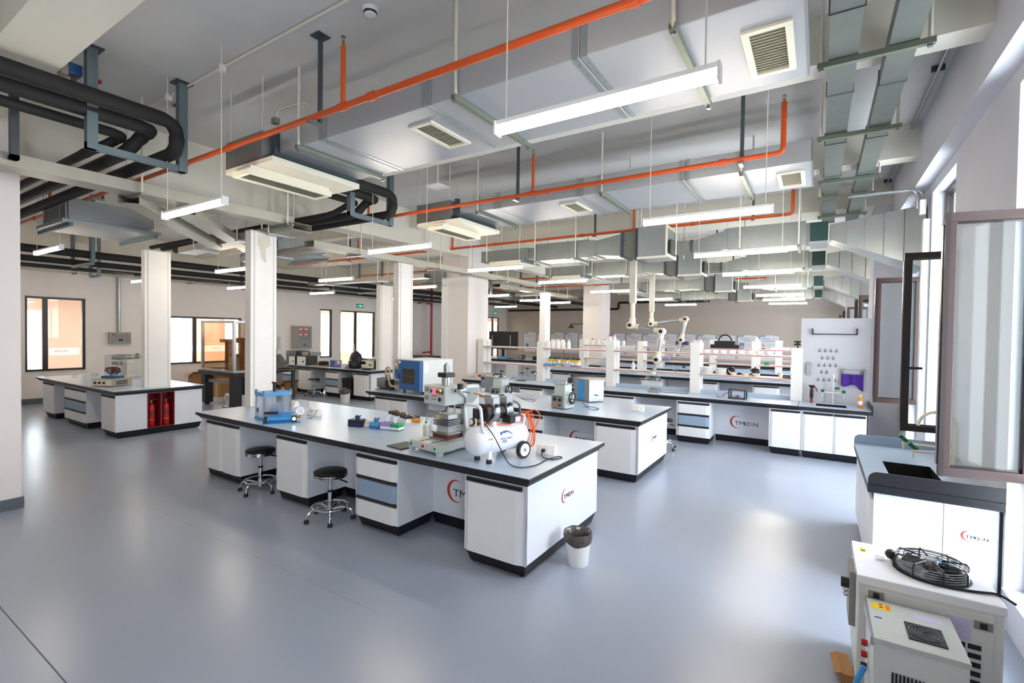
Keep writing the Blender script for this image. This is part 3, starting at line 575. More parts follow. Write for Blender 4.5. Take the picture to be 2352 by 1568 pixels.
# twin galvanised ducts along the window wall
for x0, x1, l in ((.02, .2, 'flat galvanised duct nearer the white ducts running along the windows'), (.375, .545, 'flat galvanised duct nearer the window wall')):
    t = T('exhaust_duct', l, 'air duct', (0, 0, 4.04)); y = -2.5
    while y < 10.4:
        b = min(y+1.24, 10.4); P(MB().box(x0, x1, y+.003, b-.003, 0, .12), 'duct_section', 'galv_dark', t)
        P(MB().box(x0-.008, x1+.008, b-.012, b+.012, -.008, .128), 'joint_flange', 'galv_dark', t); y = b
for i, y in enumerate((-.4, 1.2, 2.75, 4.3, 5.87, 7.53, 8.4, 9.7)):
    trapeze(.0, -.0, .6, 4.03, '%s channel bar hanger of the twin window ducts counted from the near wall' % ORD[i], 'twin duct hangers', 'x', 'bar_green').location = (-.01, y, 4.03)
t = T('conduit_run', 'thin metal conduit under the ceiling along the windows', 'conduit', (.9, 0, ZC-.05))
P(MB().cyl((0, -2.5, 0), (0, 14, 0), .014, n=8), 'tube', 'alu_metal', t, 1)
for y in (3.4, 4.95, 6.0, 7.88, 9.9, 11.85): P(MB().box(-.05, .05, y-.012, y+.012, -.004, .05), 'saddle', 'dark_steel', t)
t = T('conduit_run', 'pair of bent conduits dropping to the trunking beside the flared duct', 'conduit', (0, 7.75, 0))
for k in (0, 1): P(MB().tube(bend([(.3, .0+k*.05, 3.84), (1.0+k*.06, .02+k*.04, 3.84), (1.0+k*.06, .02+k*.04, 3.6)], .1), .013, 8), 'tube', 'alu_metal', t, 1)
P(MB().box(1.03, 1.09, .0, .08, 3.52, 3.7), 'trunking_box', 'plastic_white', t); P(MB().box(1.06, 1.13, -.06, .06, .9, 3.45), 'trunking', 'plastic_white', t)
# galvanised fan runs
def fan_run(y, label, short=False):
    t = T('fan_duct_run', label, 'air duct', (0, y, 0)); D = .5
    P(MB().box(-6.29, -5.1, .02, D-.02, 3.51, 3.75), 'coil_box', 'galv', t, 0, .003); P(rect_z(-6.1, -5.2, .02, D, .03, 3.43, 3.51).box(-6.1, -5.2, .02, D, 3.42, 3.43), 'return_grille', 'cream', t); P(MB().box(-5.2, -5.12, -.1, D+.1, 3.44, 3.51), 'support_channel', 'slate_steel', t)
    P(MB().box(-5.1, -4.95, .06, D-.06, 3.53, 3.74), 'collar', 'galv', t)
    P(MB().box(-4.92, -3.74, 0, D, 3.45, 3.79), 'duct_section', 'galv', t, 0, .003); P(MB().box(-4.2, -4.17, -.006, D+.006, 3.44, 3.80), 'joint_flange', 'galv', t); P(MB().box(-3.74, -3.6, -.015, D+.015, 3.46, 3.76), 'joint_flange', 'galv', t)
    def trans(xa, xb, za, zb, name, k):
        (z0, z1), (z2, z3) = za, zb; e = .0
        m = MB()._a([(xa,0,z0),(xa,D,z0),(xa,D,z1),(xa,0,z1),(xb,0,z2),(xb,D,z2),(xb,D,z3),(xb,0,z3)], [(0,3,2,1),(4,5,6,7),(0,1,5,4),(1,2,6,5),(2,3,7,6),(3,0,4,7)]); return P(m, name, k, t)
    trans(-3.6, -3.1, (3.48, 3.75), (3.43, 3.83), 'transition', 'galv'); P(MB().box(-3.1, -3.05, -.03, D+.03, 3.4, 3.86), 'joint_flange', 'dark_steel', t)
    trans(-3.05, -2.8, (3.42, 3.84), (3.36, 3.88), 'canvas_joint', 'canvas'); P(MB().box(-2.82, -2.77, -.03, D+.03, 3.33, 3.9), 'joint_flange', 'dark_steel', t)
    P(MB().box(-2.76, -2.26, -.08, D+.1, 3.36, 3.9), 'fan_box', 'galv_light', t, 0, .004)
    P(rect_x(-2.26, -.08, D+.1, 3.36, 3.9, .05).box(-2.77, -2.24, -.095, -.08, 3.33, 3.37), 'fan_frame', 'cream', t); P(MB().box(-2.27, -2.24, -.095, -.08, 3.37, 3.9), 'fan_frame', 'cream', t)
    P(MB().box(-2.245, -2.2, .05, D-.05, 3.42, 3.66), 'joint_flange', 'dark_steel', t); trans(-2.2, -1.87, (3.44, 3.62), (3.43, 3.6), 'canvas_joint', 'canvas'); P(MB().box(-1.87, -1.83, -.01, D+.01, 3.42, 3.61), 'joint_flange', 'dark_steel', t)
    trans(-1.83, -1.34, (3.43, 3.59), (3.41, 3.71), 'transition', 'galv'); P(MB().box(-1.34, -1.29, -.015, D+.015, 3.4, 3.74), 'joint_flange', 'galv', t)
    P(MB().box(-1.29, -.19, 0, D, 3.39, 3.75), 'duct_section', 'galv', t, 0, .003); P(MB().box(-.2, -.13, .03, D-.03, 3.44, 3.72), 'collar', 'galv', t)
    P(MB().box(-.135, .095, 0, D, 3.43, 3.715), 'fire_damper', 'green_damper', t, 0, .004)
    P(MB().box(-.135, .095, -.004, D+.004, 3.39, 3.43), 'damper_base', 'galv_light', t)
    m = MB()._a([(.12,0,3.44),(.12,D,3.44),(.12,D,3.66),(.12,0,3.66),(1.12,-.65,2.88),(1.12,.1,2.88),(1.12,.1,3.68),(1.12,-.65,3.68)], [(0,3,2,1),(4,5,6,7),(0,1,5,4),(1,2,6,5),(2,3,7,6),(3,0,4,7)])
    fl_ = P(m, 'flared_duct', 'galv_light', t)
    for q in (.2, .4, .6, .8):
        def L4(a, b): return a+(b-a)*q
        P(MB().cyl((.12+1.0*q, L4(0, -.65)-.003, L4(3.44, 2.88)), (.12+1.0*q, L4(0, -.65)-.003, L4(3.66, 3.68)), .006, n=5), 'seam', 'galv', fl_)
    for x in (-6.1, -4.9, -4.0, -2.72, -2.1, -1.1, -.28):
        for sy in (-.04, D+.04): P(MB().cyl((x, sy, 3.37), (x, sy, ZC), .011, n=6), 'rod', 'rod_white', t)
        if x not in (-2.72, -2.1): P(MB().box(x-.02, x+.02, -.08, D+.08, 3.35 if x > -2 else (3.47 if x < -5 else 3.41), 3.39 if x > -2 else (3.51 if x < -5 else 3.45)), 'channel_bar', 'bar_green', t)
    return t
def rect_x(x, y0, y1, z0, z1, t_):
    a, b = x, x+.012
    return MB().box(a, b, y0, y0+t_, z0, z1).box(a, b, y1-t_, y1, z0, z1).box(a, b, y0+t_, y1-t_, z0, z0+t_).box(a, b, y0+t_, y1-t_, z1-t_, z1)
r1 = fan_run(8.6, 'galvanised duct run with fan box and green damper in front')
for k, (y, l) in enumerate(((11.55, 'second galvanised duct run with fan box and green damper'), (16.3, 'third galvanised duct run over the second shelf row'), (21.2, 'galvanised duct run nearest the poster wall'))): dup(r1, (0, y, 0), 0, l)
# cable trays
def tray(pts, label, w_=.3, h=.1, k='tray', hang=(), holes=True):
    t = T('cable_tray', label, 'cable tray')
    a, b = Vector(pts[0]), Vector(pts[1]); d = b-a; L_ = d.length; rz = math.atan2(d.y, d.x); pit = -math.atan2(d.z, math.hypot(d.x, d.y))
    t.location = a; t.rotation_euler = (0, 0, rz)
    ln = math.hypot(d.x, d.y); dz = d.z
    def bar(y0, y1, z0, z1, nm, k2=k):
        return P(MB()._a([(0,y0,z0),(0,y1,z0),(0,y1,z1),(0,y0,z1),(ln,y0,z0+dz),(ln,y1,z0+dz),(ln,y1,z1+dz),(ln,y0,z1+dz)], [(0,3,2,1),(4,5,6,7),(0,1,5,4),(1,2,6,5),(2,3,7,6),(3,0,4,7)]), nm, k2, t)
    bar(-w_/2, w_/2, 0, .006, 'tray_bottom'); bar(-w_/2, -w_/2+.004, .006, h, 'side_rail'); bar(w_/2-.004, w_/2, .006, h, 'side_rail'); bar(-w_/2, w_/2, h, h+.004, 'lid')
    for q in hang:
        x = ln*q; z = a.z+dz*q
        P(MB().box(x-.02, x+.02, -w_/2-.07, w_/2+.07, -.03+dz*q, dz*q), 'hanger_bar', 'steel', t)
        for s_ in (-1, 1): P(MB().cyl((x, s_*(w_/2+.05), -.03+dz*q), (x, s_*(w_/2+.05), ZC-a.z), .011, n=6), 'rod', 'rod_white', t)
    return t
tray([(-6.62, -2.5, 3.5), (-6.62, 4.25, 3.5)], 'grey cable tray passing the near pillar', .3, .12, hang=(.72, .98))
tray([(-6.75, 2.35, 3.42), (-8.6, 4.2, 3.35)], 'diagonal grey cable tray branch under the main tray', .22); tray([(-6.75, 2.95, 3.42), (-8.6, 4.8, 3.35)], 'second diagonal grey tray branch above the left bench column', .22)
tray([(-9.8, 4.3, 3.34), (-6.35, 4.3, 3.42)], 'grey cross tray with shiny underside over the front column', .3, hang=(.2, .6, .85)); tray([(-9.6, 5.3, 3.3), (-7.2, 5.3, 3.36)], 'second grey cross tray behind the front column', .25, hang=(.5,))
tray([(-7.05, 4.9, 3.34), (-7.05, 12.5, 3.34)], 'grey cable tray running past the oven column to the pillar', .25, .1, hang=(.12, .4, .55, .75)); tray([(-16.2, 3.0, 3.36), (-16.2, 18.0, 3.36)], 'grey cable tray along the left wall', .25, .1, hang=(.1, .28, .42, .58, .75))
tray([(-8.6, 12.6, 3.4), (-8.6, 22, 3.4)], 'grey cable tray beyond the tall pillar', .3, hang=(.1, .3, .5)); tray([(-13.5, 9.0, 3.3), (-8.2, 9.0, 3.3)], 'grey cross tray over the backpack bench', .25, hang=(.3, .7)); tray([(-13.5, 15.0, 3.3), (-8.2, 15.0, 3.3)], 'grey cross tray in front of the screen', .25, hang=(.3, .7))
# insulated black pipes
def pipe_set(dy, label, xin, tail):
    t = T('pipe_support', 'steel support frame carrying black pipes %s' % label, 'pipe support', (0, dy, 0))
    for y, nm in ((1.70, 'a'), (2.45, 'b')): P(MB().box(-5.74, -5.66, y-.04, y+.04, 3.63, ZC), 'post', 'slate_steel', t); P(MB().box(-5.78, -5.62, y-.08, y+.08, ZC-.012, ZC), 'ceiling_plate', 'dark_steel', t)
    P(MB().box(-5.73, -5.67, 1.66, 2.49, 3.63, 3.69), 'cross_bar', 'slate_steel', t)
    for i, (x, y, r) in enumerate(((-5.5, 2.32, .066), (-5.72, 2.05, .062), (-5.98, 1.8, .045))):
        nm = ('outermost', 'middle', 'innermost')[i]
        zt = (4.05, 3.985, 3.93)[i]; zb = (3.765, 3.765, 3.755)[i]; ye = (2.32, 2.2, 2.05)[i]; yt = (2.3, 2.06, 1.84)[i]
        pts = [(x, xin, zt), (x, ye, zt), (x, ye, zb), (tail, ye, zb)] if i == 0 else [(x, xin, zt), (x, ye, zt), (x-.22, ye, zt), (x-.3, yt, zb), (tail, yt, zb)]
        rr = r; pp = bend(pts, .15, 6)
        p_ = one(MB().tube([(a[0], a[1]+dy, a[2]) for a in pp], [rr*(1+.05*math.sin(k*1.7)) for k in range(len(pp))], 12), 'insulated_pipe', 'insulation', '%s black insulated pipe bending %s' % (nm, label), 'pipe', 'insulated pipes', 1)
t = T('pipe_support', 'dark steel drop post holding the orange pipe by the near pillar', 'pipe support', (-6.4, 1.34, 3.55)); P(MB().box(-.035, .035, -.03, .03, 0, .62), 'post', 'dark_steel', t); P(MB().box(-.75, .035, -.03, .03, 0, .04), 'foot_bar', 'dark_steel', t)
pipe_set(0, 'above the near tray', -2.5, -12.5); pipe_set(2.93, 'beside the second coil unit', 1.0, -12.5)
t = T('valve_actuator', 'blue valve actuator with red handwheels on the black pipes', 'valve', (-5.85, 1.62, 4.25)); P(MB().box(-.06, .06, -.05, .05, .05, .15), 'actuator', 'blue_paint', t, 0, .01); P(MB().box(-.05, .05, -.1, -.05, .03, .13), 'motor', 'beige', t); P(MB().ring((0, .16, .08), .04, .01, 14, 6).cyl((0, .16, 0), (0, .16, .1), .008), 'handwheel', 'red', t)
P(MB().cyl((0, .0, -.2), (0, 0, .05), .02), 'stem', 'brass', t)
for i, (x, z, y0, y1, r, l) in enumerate(((-12.3, 3.42, 1.5, 24, .075, 'thick black insulated main pipe along the left bays'), (-12.9, 3.3, 1.5, 20, .06, 'second black insulated main pipe along the left bays'), (-14.6, 3.32, 2.0, 20, .045, 'thin black pipe nearer the left wall'), (-9.4, 3.36, 12.0, 24, .07, 'black insulated pipe beyond the tall pillar'))):
    one(MB().tube([(x, y0+(y1-y0)*k/12, z) for k in range(13)], r, 12), 'insulated_pipe', 'insulation', l, 'pipe', 'insulated pipes', 1)
    n = 0
for i, (x0, x1, y, z) in enumerate(((-13.1, -12.0, 3.6, 3.3), (-13.1, -12.0, 7.2, 3.3), (-13.1, -12.0, 11.0, 3.3), (-14.8, -14.3, 4.4, 3.26), (-14.8, -14.3, 8.0, 3.26), (-9.7, -9.0, 12.9, 3.26), (-9.7, -9.0, 15.9, 3.26))):
    t = T('pipe_bracket', 'slate steel U bracket on the black pipes %s' % ('over the left bench', 'over the amber enclosure', 'over the backpack bench', 'nearest the small control box', 'by the wide left window', 'just past the tall pillar', 'near the far screen')[i], 'pipe support', ((x0+x1)/2, y, z-.1), 0, 'pipe U brackets'); a = (x1-x0)/2
    P(MB().box(-a, a, -.03, .03, 0, .05), 'cross_bar', 'slate_steel', t)
    for s_ in (-a, a): P(MB().box(s_-.03, s_+.03, -.03, .03, .05, ZC-z+.1), 'post', 'slate_steel', t)
# left bay coil units
def box_unit(x, y, z, label):
    t = T('fan_coil_unit', label, 'air conditioner', (x, y, z))
    P(MB().box(-.55, .55, -.5, .5, .05, .33), 'casing', 'galv_light', t, 0, .004); P(MB().box(-.5, .65, -.6, .6, 0, .05), 'drip_tray', 'galv_light', t); P(MB().box(.55, .6, -.52, .52, .1, .36), 'front_rail', 'galv_light', t)
    P(MB().box(-.7, .7, .5, .54, -.05, 0), 'support_channel', 'slate_steel', t); P(MB().box(-.7, .7, -.54, -.5, -.05, 0), 'support_channel', 'slate_steel', t)
    for sx in (-.5, .5):
        for sy in (-.52, .52): P(MB().cyl((sx, sy, 0), (sx, sy, ZC-z), .01, n=6), 'rod', 'rod_white', t)
box_unit(-9.6, 2.95, 3.46, 'galvanised coil unit seen past the near pillar'); box_unit(-9.3, 5.9, 3.46, 'galvanised coil unit behind the front column'); box_unit(-9.6, 11.6, 3.46, 'galvanised coil unit beyond the tall pillar')
# small ceiling things
t = T('smoke_detector', 'round white smoke detector on the ceiling', 'smoke detector', (-3.07, 2.67, ZC)); P(MB().lathe([(.062, -.012), (.062, 0)], n=24), 'base', 'plastic_white', t, 1); P(MB().lathe([(.03, -.055), (.045, -.05), (.052, -.03), (.056, -.012)], n=24), 'cap', 'plastic_white', t, 1); P(MB().lathe([(.0475, -.046), (.0535, -.03)], n=24, cap=False), 'vent_slot', 'plastic_black', t)
t = T('conduit_run', 'thin white conduit with junction boxes across the near ceiling', 'conduit', (0, 2.49, ZC)); P(MB().cyl((-7.3, 0, -.02), (1.0, 0, -.02), .011, n=8), 'tube', 'rod_white', t, 1)
for x in (-4.96, -6.1): P(MB().cyl((x, 0, -.06), (x, 0, 0), .035, n=14), 'junction_box', 'plastic_white', t, 1)
t = T('wireless_access_point', 'white wireless access point on a ceiling pole', 'router', (-4.92, 5.6, 4.17)); P(MB().box(-.13, .13, -.13, .13, 0, .035), 'body', 'plastic_white', t, 0, .015); P(MB().cyl((0, 0, .035), (0, 0, .39), .018, n=10), 'pole', 'rod_white', t, 1); P(MB().lathe([(.09, .035), (.06, .06)], n=16), 'mount', 'plastic_white', t)
t = T('camera_bracket', 'bent white conduit bracket above the orange pipe', 'conduit', (-5.0, 3.1, 4.3)); P(MB().tube(bend([(-.05, 0, 0), (0, 0, .08), (.4, .05, .08), (.6, .05, -.1)], .07), .014, 8), 'tube', 'rod_white', t, 1); P(MB().box(-.1, -.03, -.03, .03, -.06, 0), 'mount', 'plastic_grey', t)
t = T('fire_standpipe', 'red fire standpipe with valve in the far left corner', 'pipe', (-16.3, 18.2, 0)); P(MB().cyl((0, 0, 0), (0, 0, 4.5), .06, n=12), 'riser', 'red_pipe', t, 1); P(MB().tube(bend([(0, 0, 3.4), (0, -.5, 3.4), (0, -1.0, 3.4)], .1), .06, 10), 'branch_pipe', 'red_pipe', t, 1); P(MB().cyl((0, -.3, 3.4), (0, -.15, 3.4), .1).cyl((0, -.95, 3.4), (0, -.8, 3.4), .1).ring((0, -.6, 3.56), .09, .015), 'valve', 'red_pipe', t)
P(MB().cyl((-.0, 0, .95), (-.0, -.6, .93), .04, n=10), 'branch_pipe', 'red_pipe', t)
t = T('drain_pipe', 'black drain pipe running along the poster wall', 'pipe', (0, 25.6, 0)); P(MB().tube(bend([(-16.5, 0, 3.34), (-9.3, 0, 3.34), (-9.3, 0, 3.68), (-4.6, 0, 3.68)], .1), .06, 10), 'pipe', 'insulation', t, 1)
for x, z in ((-15, 3.34), (-12.5, 3.34), (-10, 3.34), (-8, 3.68), (-5.5, 3.68)): P(MB().box(x-.03, x+.03, .0, .248, z-.02, z+.02).cyl((x-.03, 0, z), (x+.03, 0, z), .07), 'pipe_clamp', 'dark_steel', t)
# ------------------------------------------------------------------ things on the floor
def stool(loc, label, seat_z=.5, ring=True, n=5, rz=0):
    t = T('lab_stool', label, 'stool', loc, rz, 'chrome lab stools')
    P(MB().lathe([(.162, seat_z-.014), (.168, seat_z-.004), (.168, seat_z+.006), (.15, seat_z+.016), (.02, seat_z+.019)], n=28), 'seat', 'seat_black', t, 1)
    for dz in (-.03, -.05): P(MB().lathe([(.155, seat_z+dz), (.172, seat_z+dz+.001), (.178, seat_z+dz+.008), (.172, seat_z+dz+.015), (.155, seat_z+dz+.016)], n=28), 'seat_band', 'chrome', t, 1)
    P(MB().lathe([(.1, seat_z-.058), (.15, seat_z-.05)], n=20), 'seat_pan', 'plastic_black', t)
    P(MB().cyl((0, 0, .28), (0, 0, seat_z-.055), .013), 'gas_lift', 'chrome', t, 1); P(MB().cyl((0, 0, .08), (0, 0, .29), .025, n=14), 'column', 'chrome', t, 1); P(MB().lathe([(.027, .285), (.03, .3), (.015, .305)], n=14), 'collar', 'plastic_black', t, 1)
    P(MB().tube([(.02, 0, seat_z-.06), (.1, 0, seat_z-.07), (.2, .01, seat_z-.1)], .009, 6), 'height_lever', 'plastic_black', t, 1)
    P(MB().cyl((0, 0, .05), (0, 0, .13), .032, n=14), 'hub', 'chrome', t, 1)
    if ring: P(MB().ring((0, 0, .135), .18, .011, 32, 8), 'foot_ring', 'chrome', t, 1)
    for k in range(n):
        a = 2*math.pi*k/n+.3; c, s = math.cos(a), math.sin(a)
        lg = P(MB().tube(bend([(c*.02, s*.02, .1), (c*.15, s*.15, .13), (c*.225, s*.225, .1), (c*.24, s*.24, .03)], .05), .012, 8), 'leg', 'chrome', t, 1)
        P(MB().lathe([(.026, 0), (.024, .03), (.016, .04)], (c*.24, s*.24, 0), 12), 'rubber_foot', 'rubber', lg, 1)
    return t
s1 = stool((-4.32, 3.27, 0), 'chrome stool with black seat nearest the drawer cabinet', rz=.3)
dup(s1, (-5.78, 3.36, 0), 1.0, 'chrome stool with black seat nearest the two-door cabinet'); dup(s1, (-12.75, 9.05, 0), .2, 'small chrome stool in front of the backpack bench'); dup(s1, (-2.26, 8.55, 0), .5, 'chrome stool peeking out behind the oven bench end')
dup(s1, (-9.0, 15.9, 0), .5, 'chrome stool in front of the far screen bench')
def bin_(loc, label, r=.115, h=.27, full=False):
    t = T('waste_bin', label, 'bin', loc)
    P(MB().lathe([(r*.78, 0), (r*.80, .005), (r, h), (r*.96, h), (r*.78, .012)], n=28), 'bucket', 'plastic_white', t, 1)
    m = MB(); n = 40; rows = [(r*1.03, h-.075), (r*1.08, h-.06), (r*1.10, h-.02), (r*1.06, h+.012), (r*.97, h+.006), (r*.84, h-.06), (r*.58, h-.16)]
    for rr, z in rows:
        for i in range(n):
            a = 2*math.pi*i/n; q = 1+.012*math.sin(a*7+rr*60)+.01*math.sin(a*11+z*40); m.v.append((rr*q*math.cos(a), rr*q*math.sin(a), z+.004*math.sin(a*6)+(.014*math.sin(a*2+.6) if z < h-.03 else 0)))
    for j in range(len(rows)-1): m.f += [(j*n+i, j*n+(i+1) % n, (j+1)*n+(i+1) % n, (j+1)*n+i) for i in range(n)]
    P(m, 'bin_liner', 'bag', t, 60)
    if full: P(MB().ball((0, 0, h-.02), r*.85, 12, 8, .9), 'rubbish', 'bag', t, 1)
    return t
bin_((-1.72, 3.83, 0), 'white waste bin with black liner at the front bench end'); bin_((-10.95, 8.75, 0), 'white waste bin with overflowing liner before the backpack bench', .14, .32, True)
t = T('storage_bin', 'tall black lidded bin beside the overflowing waste bin', 'bin', (-11.45, 9.35, 0)); P(MB().frus((-.15, .15, -.15, .15), (-.18, .18, -.18, .18), 0, .55), 'body', 'plastic_black', t, 0, .01); P(MB().box(-.19, .19, -.19, .19, .55, .6), 'lid', 'plastic_black', t, 0, .01)
# ------------------------------------------------------------------ front bench things
def socket_box(loc, rz, label, plug=False):
    t = T('desk_socket', label, 'power socket', (loc[0], loc[1], ZT), rz, 'bench sockets')
    P(MB().prism([(-.06, 0), (.06, 0), (.028, .085), (-.012, .085)], 'x', -.09, .09), 'housing', 'plastic_white', t, 0, .004)
    f = P(MB().cbox((-.012, -.047, .045), (.1, .008, .075), 0, R(-29)), 'socket_plate', 'plastic_white', t, 0, .002)
    for sx in (-1, 1): P(MB().cbox((-.012+sx*.012, -.0525, .055), (.004, .004, .012), R(20*sx), R(-29)), 'slot', 'ink', f)
    if plug:
        P(MB().cyl((-.012, -.05, .04), (-.012, -.09, .05), .019, .014), 'plug', 'rubber', t, 1)
    return t
socket_box((-5.66, 4.03), R(8), 'white desk socket beside the blue hydraulic pump'); socket_box((-6.55, 4.3), R(0), 'white desk socket behind the front service column'); socket_box((-4.455, 3.95), R(8), 'white desk socket among the glove boxes'); socket_box((-2.15, 4.03), R(12), 'white desk socket with black plug beside the compressor', True); socket_box((-2.24, 7.05), R(5), 'white desk socket at the end of the oven bench')
# hydraulic press
t = T('hydraulic_press', 'blue hydraulic press with clear guard', 'press', (-5.86, 3.6, ZT), R(-8))
W_ = .3
P(MB().box(-.16, .1, -.19, .17, 0, .035), 'base_plate', 'press_blue', t, 0, .003)
P(MB().box(-.16, .1, -.19, .17, .3, .345), 'top_plate', 'sky_blue', t, 0, .003)
for x in (-.145, .085):
    for y in (-.175, .155): c_ = P(MB().cyl((x, y, .035), (x, y, .375), .011, n=10), 'tie_rod', 'chrome', t, 1); P(MB().cyl((x, y, .345), (x, y, .375), .018, n=6), 'nut', 'steel', c_)
P(MB().box(-.15, .09, -.186, -.182, .035, .3).box(-.15, .09, .162, .166, .035, .3), 'guard', 'frosted', t); P(MB().box(.092, .096, -.18, .16, .035, .3), 'guard', 'frosted', t)
P(MB().cyl((-.03, 0, .035), (-.03, 0, .13), .06, n=18), 'ram', 'press_blue', t, 1); P(MB().cyl((-.03, 0, .345), (-.03, 0, .46), .02, n=12).cbox((-.03, 0, .455), (.12, .02, .02)), 'spindle', 'plastic_black', t); P(MB().box(-.09, -.05, -.19, -.187, .09, .15), 'label_sticker', 'ink', t)
t = T('hydraulic_pump', 'blue hand pump with gauge in front of the press', 'pump', (-5.5, 3.47, ZT), R(55))
P(MB().box(-.22, .2, -.06, .06, 0, .008), 'base_plate', 'press_blue', t); P(MB().cyl((-.17, 0, .05), (.1, 0, .05), .034, n=18), 'oil_tank', 'press_blue', t, 1); P(MB().cyl((-.2, 0, .05), (-.165, 0, .05), .037, n=18).box(-.21, -.165, -.035, .035, .008, .05), 'end_block', 'plastic_black', t); P(MB().box(.1, .16, -.035, .035, .008, .085), 'valve_block', 'plastic_black', t, 0, .004); P(MB().cyl((.13, -.06, .055), (.13, -.03, .055), .022, n=14), 'release_knob', 'chrome', t, 1)
P(MB().cyl((-.05, .01, .125), (.13, .01, .12), .012, n=10), 'pump_lever', 'press_blue', t, 1); P(MB().cyl((-.2, .01, .128), (-.05, .01, .125), .016, n=10), 'lever_grip', 'rubber', t, 1)
g = P(MB().cyl((.2, -.01, .14), (.2, .02, .14), .045, n=20), 'gauge', 'chrome', t, 1); P(MB().cyl((.2, -.013, .14), (.2, -.01, .14), .038, n=20), 'gauge_dial', 'paper', g); P(MB().cyl((.2, .0, .06), (.2, .0, .1), .01).cyl((.13, 0, .06), (.2, 0, .06), .012), 'gauge_stem', 'brass', t)
t = T('dispenser_bottle', 'clear glass dispenser bottle behind the pump gauge', 'bottle', (-5.52, 3.86, ZT)); P(MB().lathe([(.035, 0), (.038, .06), (.03, .1), (.012, .125), (.012, .14)], n=16), 'bottle', 'clear', t, 1); P(MB().lathe([(.016, .14), (.016, .16), (.006, .165), (.006, .2), (.022, .205), (.02, .215)], n=14), 'pump_head', 'plastic_white', t, 1)
def carton_box(loc, dims, rz, k, label, cat='box', strip=None, tis=None, name='glove_box', txt=None):
    a, b, c = dims; t = T(name, label, cat, (loc[0], loc[1], loc[2] if len(loc) > 2 else ZT), rz)
    P(MB().box(-a/2, a/2, -b/2, b/2, 0, c), 'box', k, t, 0, .002)
    if strip: P(MB().box(-a/2-.0006, a/2+.0006, -b/2-.0006, b/2+.0006, c*.15, c*.5), 'printed_band', strip, t)
    P(MB().lathe([(.03, c), (.03, c+.0012)], n=14), 'opening', 'ink' if k != 'paper' else 'ink_light', t)
    if txt: text(txt[0], txt[1], 'paper', t, (-a*.4, -b/2-.001, c*.25))
    if tis:
        m = MB(); n = 6
        pts = [(-.035, 0), (-.02, .02), (0, -.015), (.02, .015), (.036, 0)]
        for i, (x, y) in enumerate(pts): m.v += [(x*.6, y, c), (x*1.2, y*1.6+.006, c+.03+.012*((i*7) % 3)), (x*1.3+.012, y*1.1, c+(.035 if 'blue' in tis else .075)+.015*((i*5) % 2))]
        for i in range(4):
            for j in range(2): m.f.append((i*3+j, i*3+3+j, i*3+4+j, i*3+1+j))
        P(m, 'tissue', tis, t, 60)
    return t
carton_box((-4.62, 3.87), (.18, .12, .085), R(15), 'plastic_black', 'black glove box with a blue glove showing', 'box', 'navy', 'blue_paint')
carton_box((-4.33, 3.9), (.12, .11, .08), R(12), 'sky_blue', 'light blue glove box between socket and tissues', 'box', 'blue_paint', 'sky_blue')
carton_box((-4.2, 3.95), (.13, .1, .085), R(12), 'violet', 'purple tissue box with a white tissue pulled out', 'tissue box', 'paper', 'tissue', 'tissue_box'); carton_box((-4.1, 3.98), (.17, .11, .075), R(10), 'green', 'green and white tissue box beside the purple one', 'tissue box', 'paper', 'tissue', 'tissue_box')
t = T('battery_holder', 'row of black coin cell holders behind the multimeter', 'battery holder', (-4.55, 4.5, ZT), R(-20)); P(MB().box(-.28, .28, -.05, .05, 0, .04), 'base', 'plastic_white', t)
for k in range(8): c_ = P(MB().box(-.27+k*.068, -.225+k*.068, -.045, .045, .04, .075), 'cell_clip', 'plastic_black', t); P(MB().cyl((-.248+k*.068, .02, .075), (-.248+k*.068, .02, .1), .008, n=8), 'terminal', ('yellow', 'red', 'plastic_black')[k % 3], c_)
t = T('multimeter', 'orange handheld multimeter with coiled leads', 'multimeter', (-4.3, 4.47, ZT), R(40)); P(MB().box(-.1, .1, -.05, .05, 0, .05), 'body', 'amber', t, 0, .012); P(MB().box(.02, .08, -.035, .035, .05, .052), 'display', 'plastic_grey', t); P(MB().cyl((-.03, 0, .05), (-.03, 0, .062), .025, n=14), 'dial', 'plastic_black', t); P(MB().tube([(.0+.09*math.cos(a*.6), .06*math.sin(a*.6), .058+.006*math.sin(a)) for a in range(22)], .004, 5), 'test_lead', 'rubber', t)
def wash_bottle(loc, k, capk, label, h=.14, r=.035):
    t = T('wash_bottle', label, 'bottle', loc); P(MB().lathe([(r, 0), (r, h*.75), (r*.9, h*.85), (r*.35, h*.97), (r*.35, h)], n=16), 'bottle', k, t, 1); P(MB().lathe([(r*.42, h), (r*.42, h+.02), (r*.15, h+.025)], n=12), 'cap', capk, t, 1); P(MB().tube(bend([(0, 0, h+.02), (0, 0, h+.06), (.06, 0, h+.045)], .03), .004, 6), 'spout', capk, t, 1); return t
wash_bottle((-3.6, 3.95, ZT), 'yellow' if 0 else 'ceramic_cream', 'green', 'yellowish wash bottle with green cap beside the press'); wash_bottle((-3.5, 3.93, ZT), 'wash', 'plastic_white', 'translucent white wash bottle next to the heat press', .16)
t = T('tablet_computer', 'dark closed tablet lying in front of the heat press', 'tablet', (-3.47, 3.46, ZT), R(-8)); P(MB().box(-.1, .13, -.11, .13, 0, .012), 'case', 'plastic_black', t, 0, .004); P(MB().box(-.098, .128, -.108, .128, .002, .005), 'pages', 'paper', t)
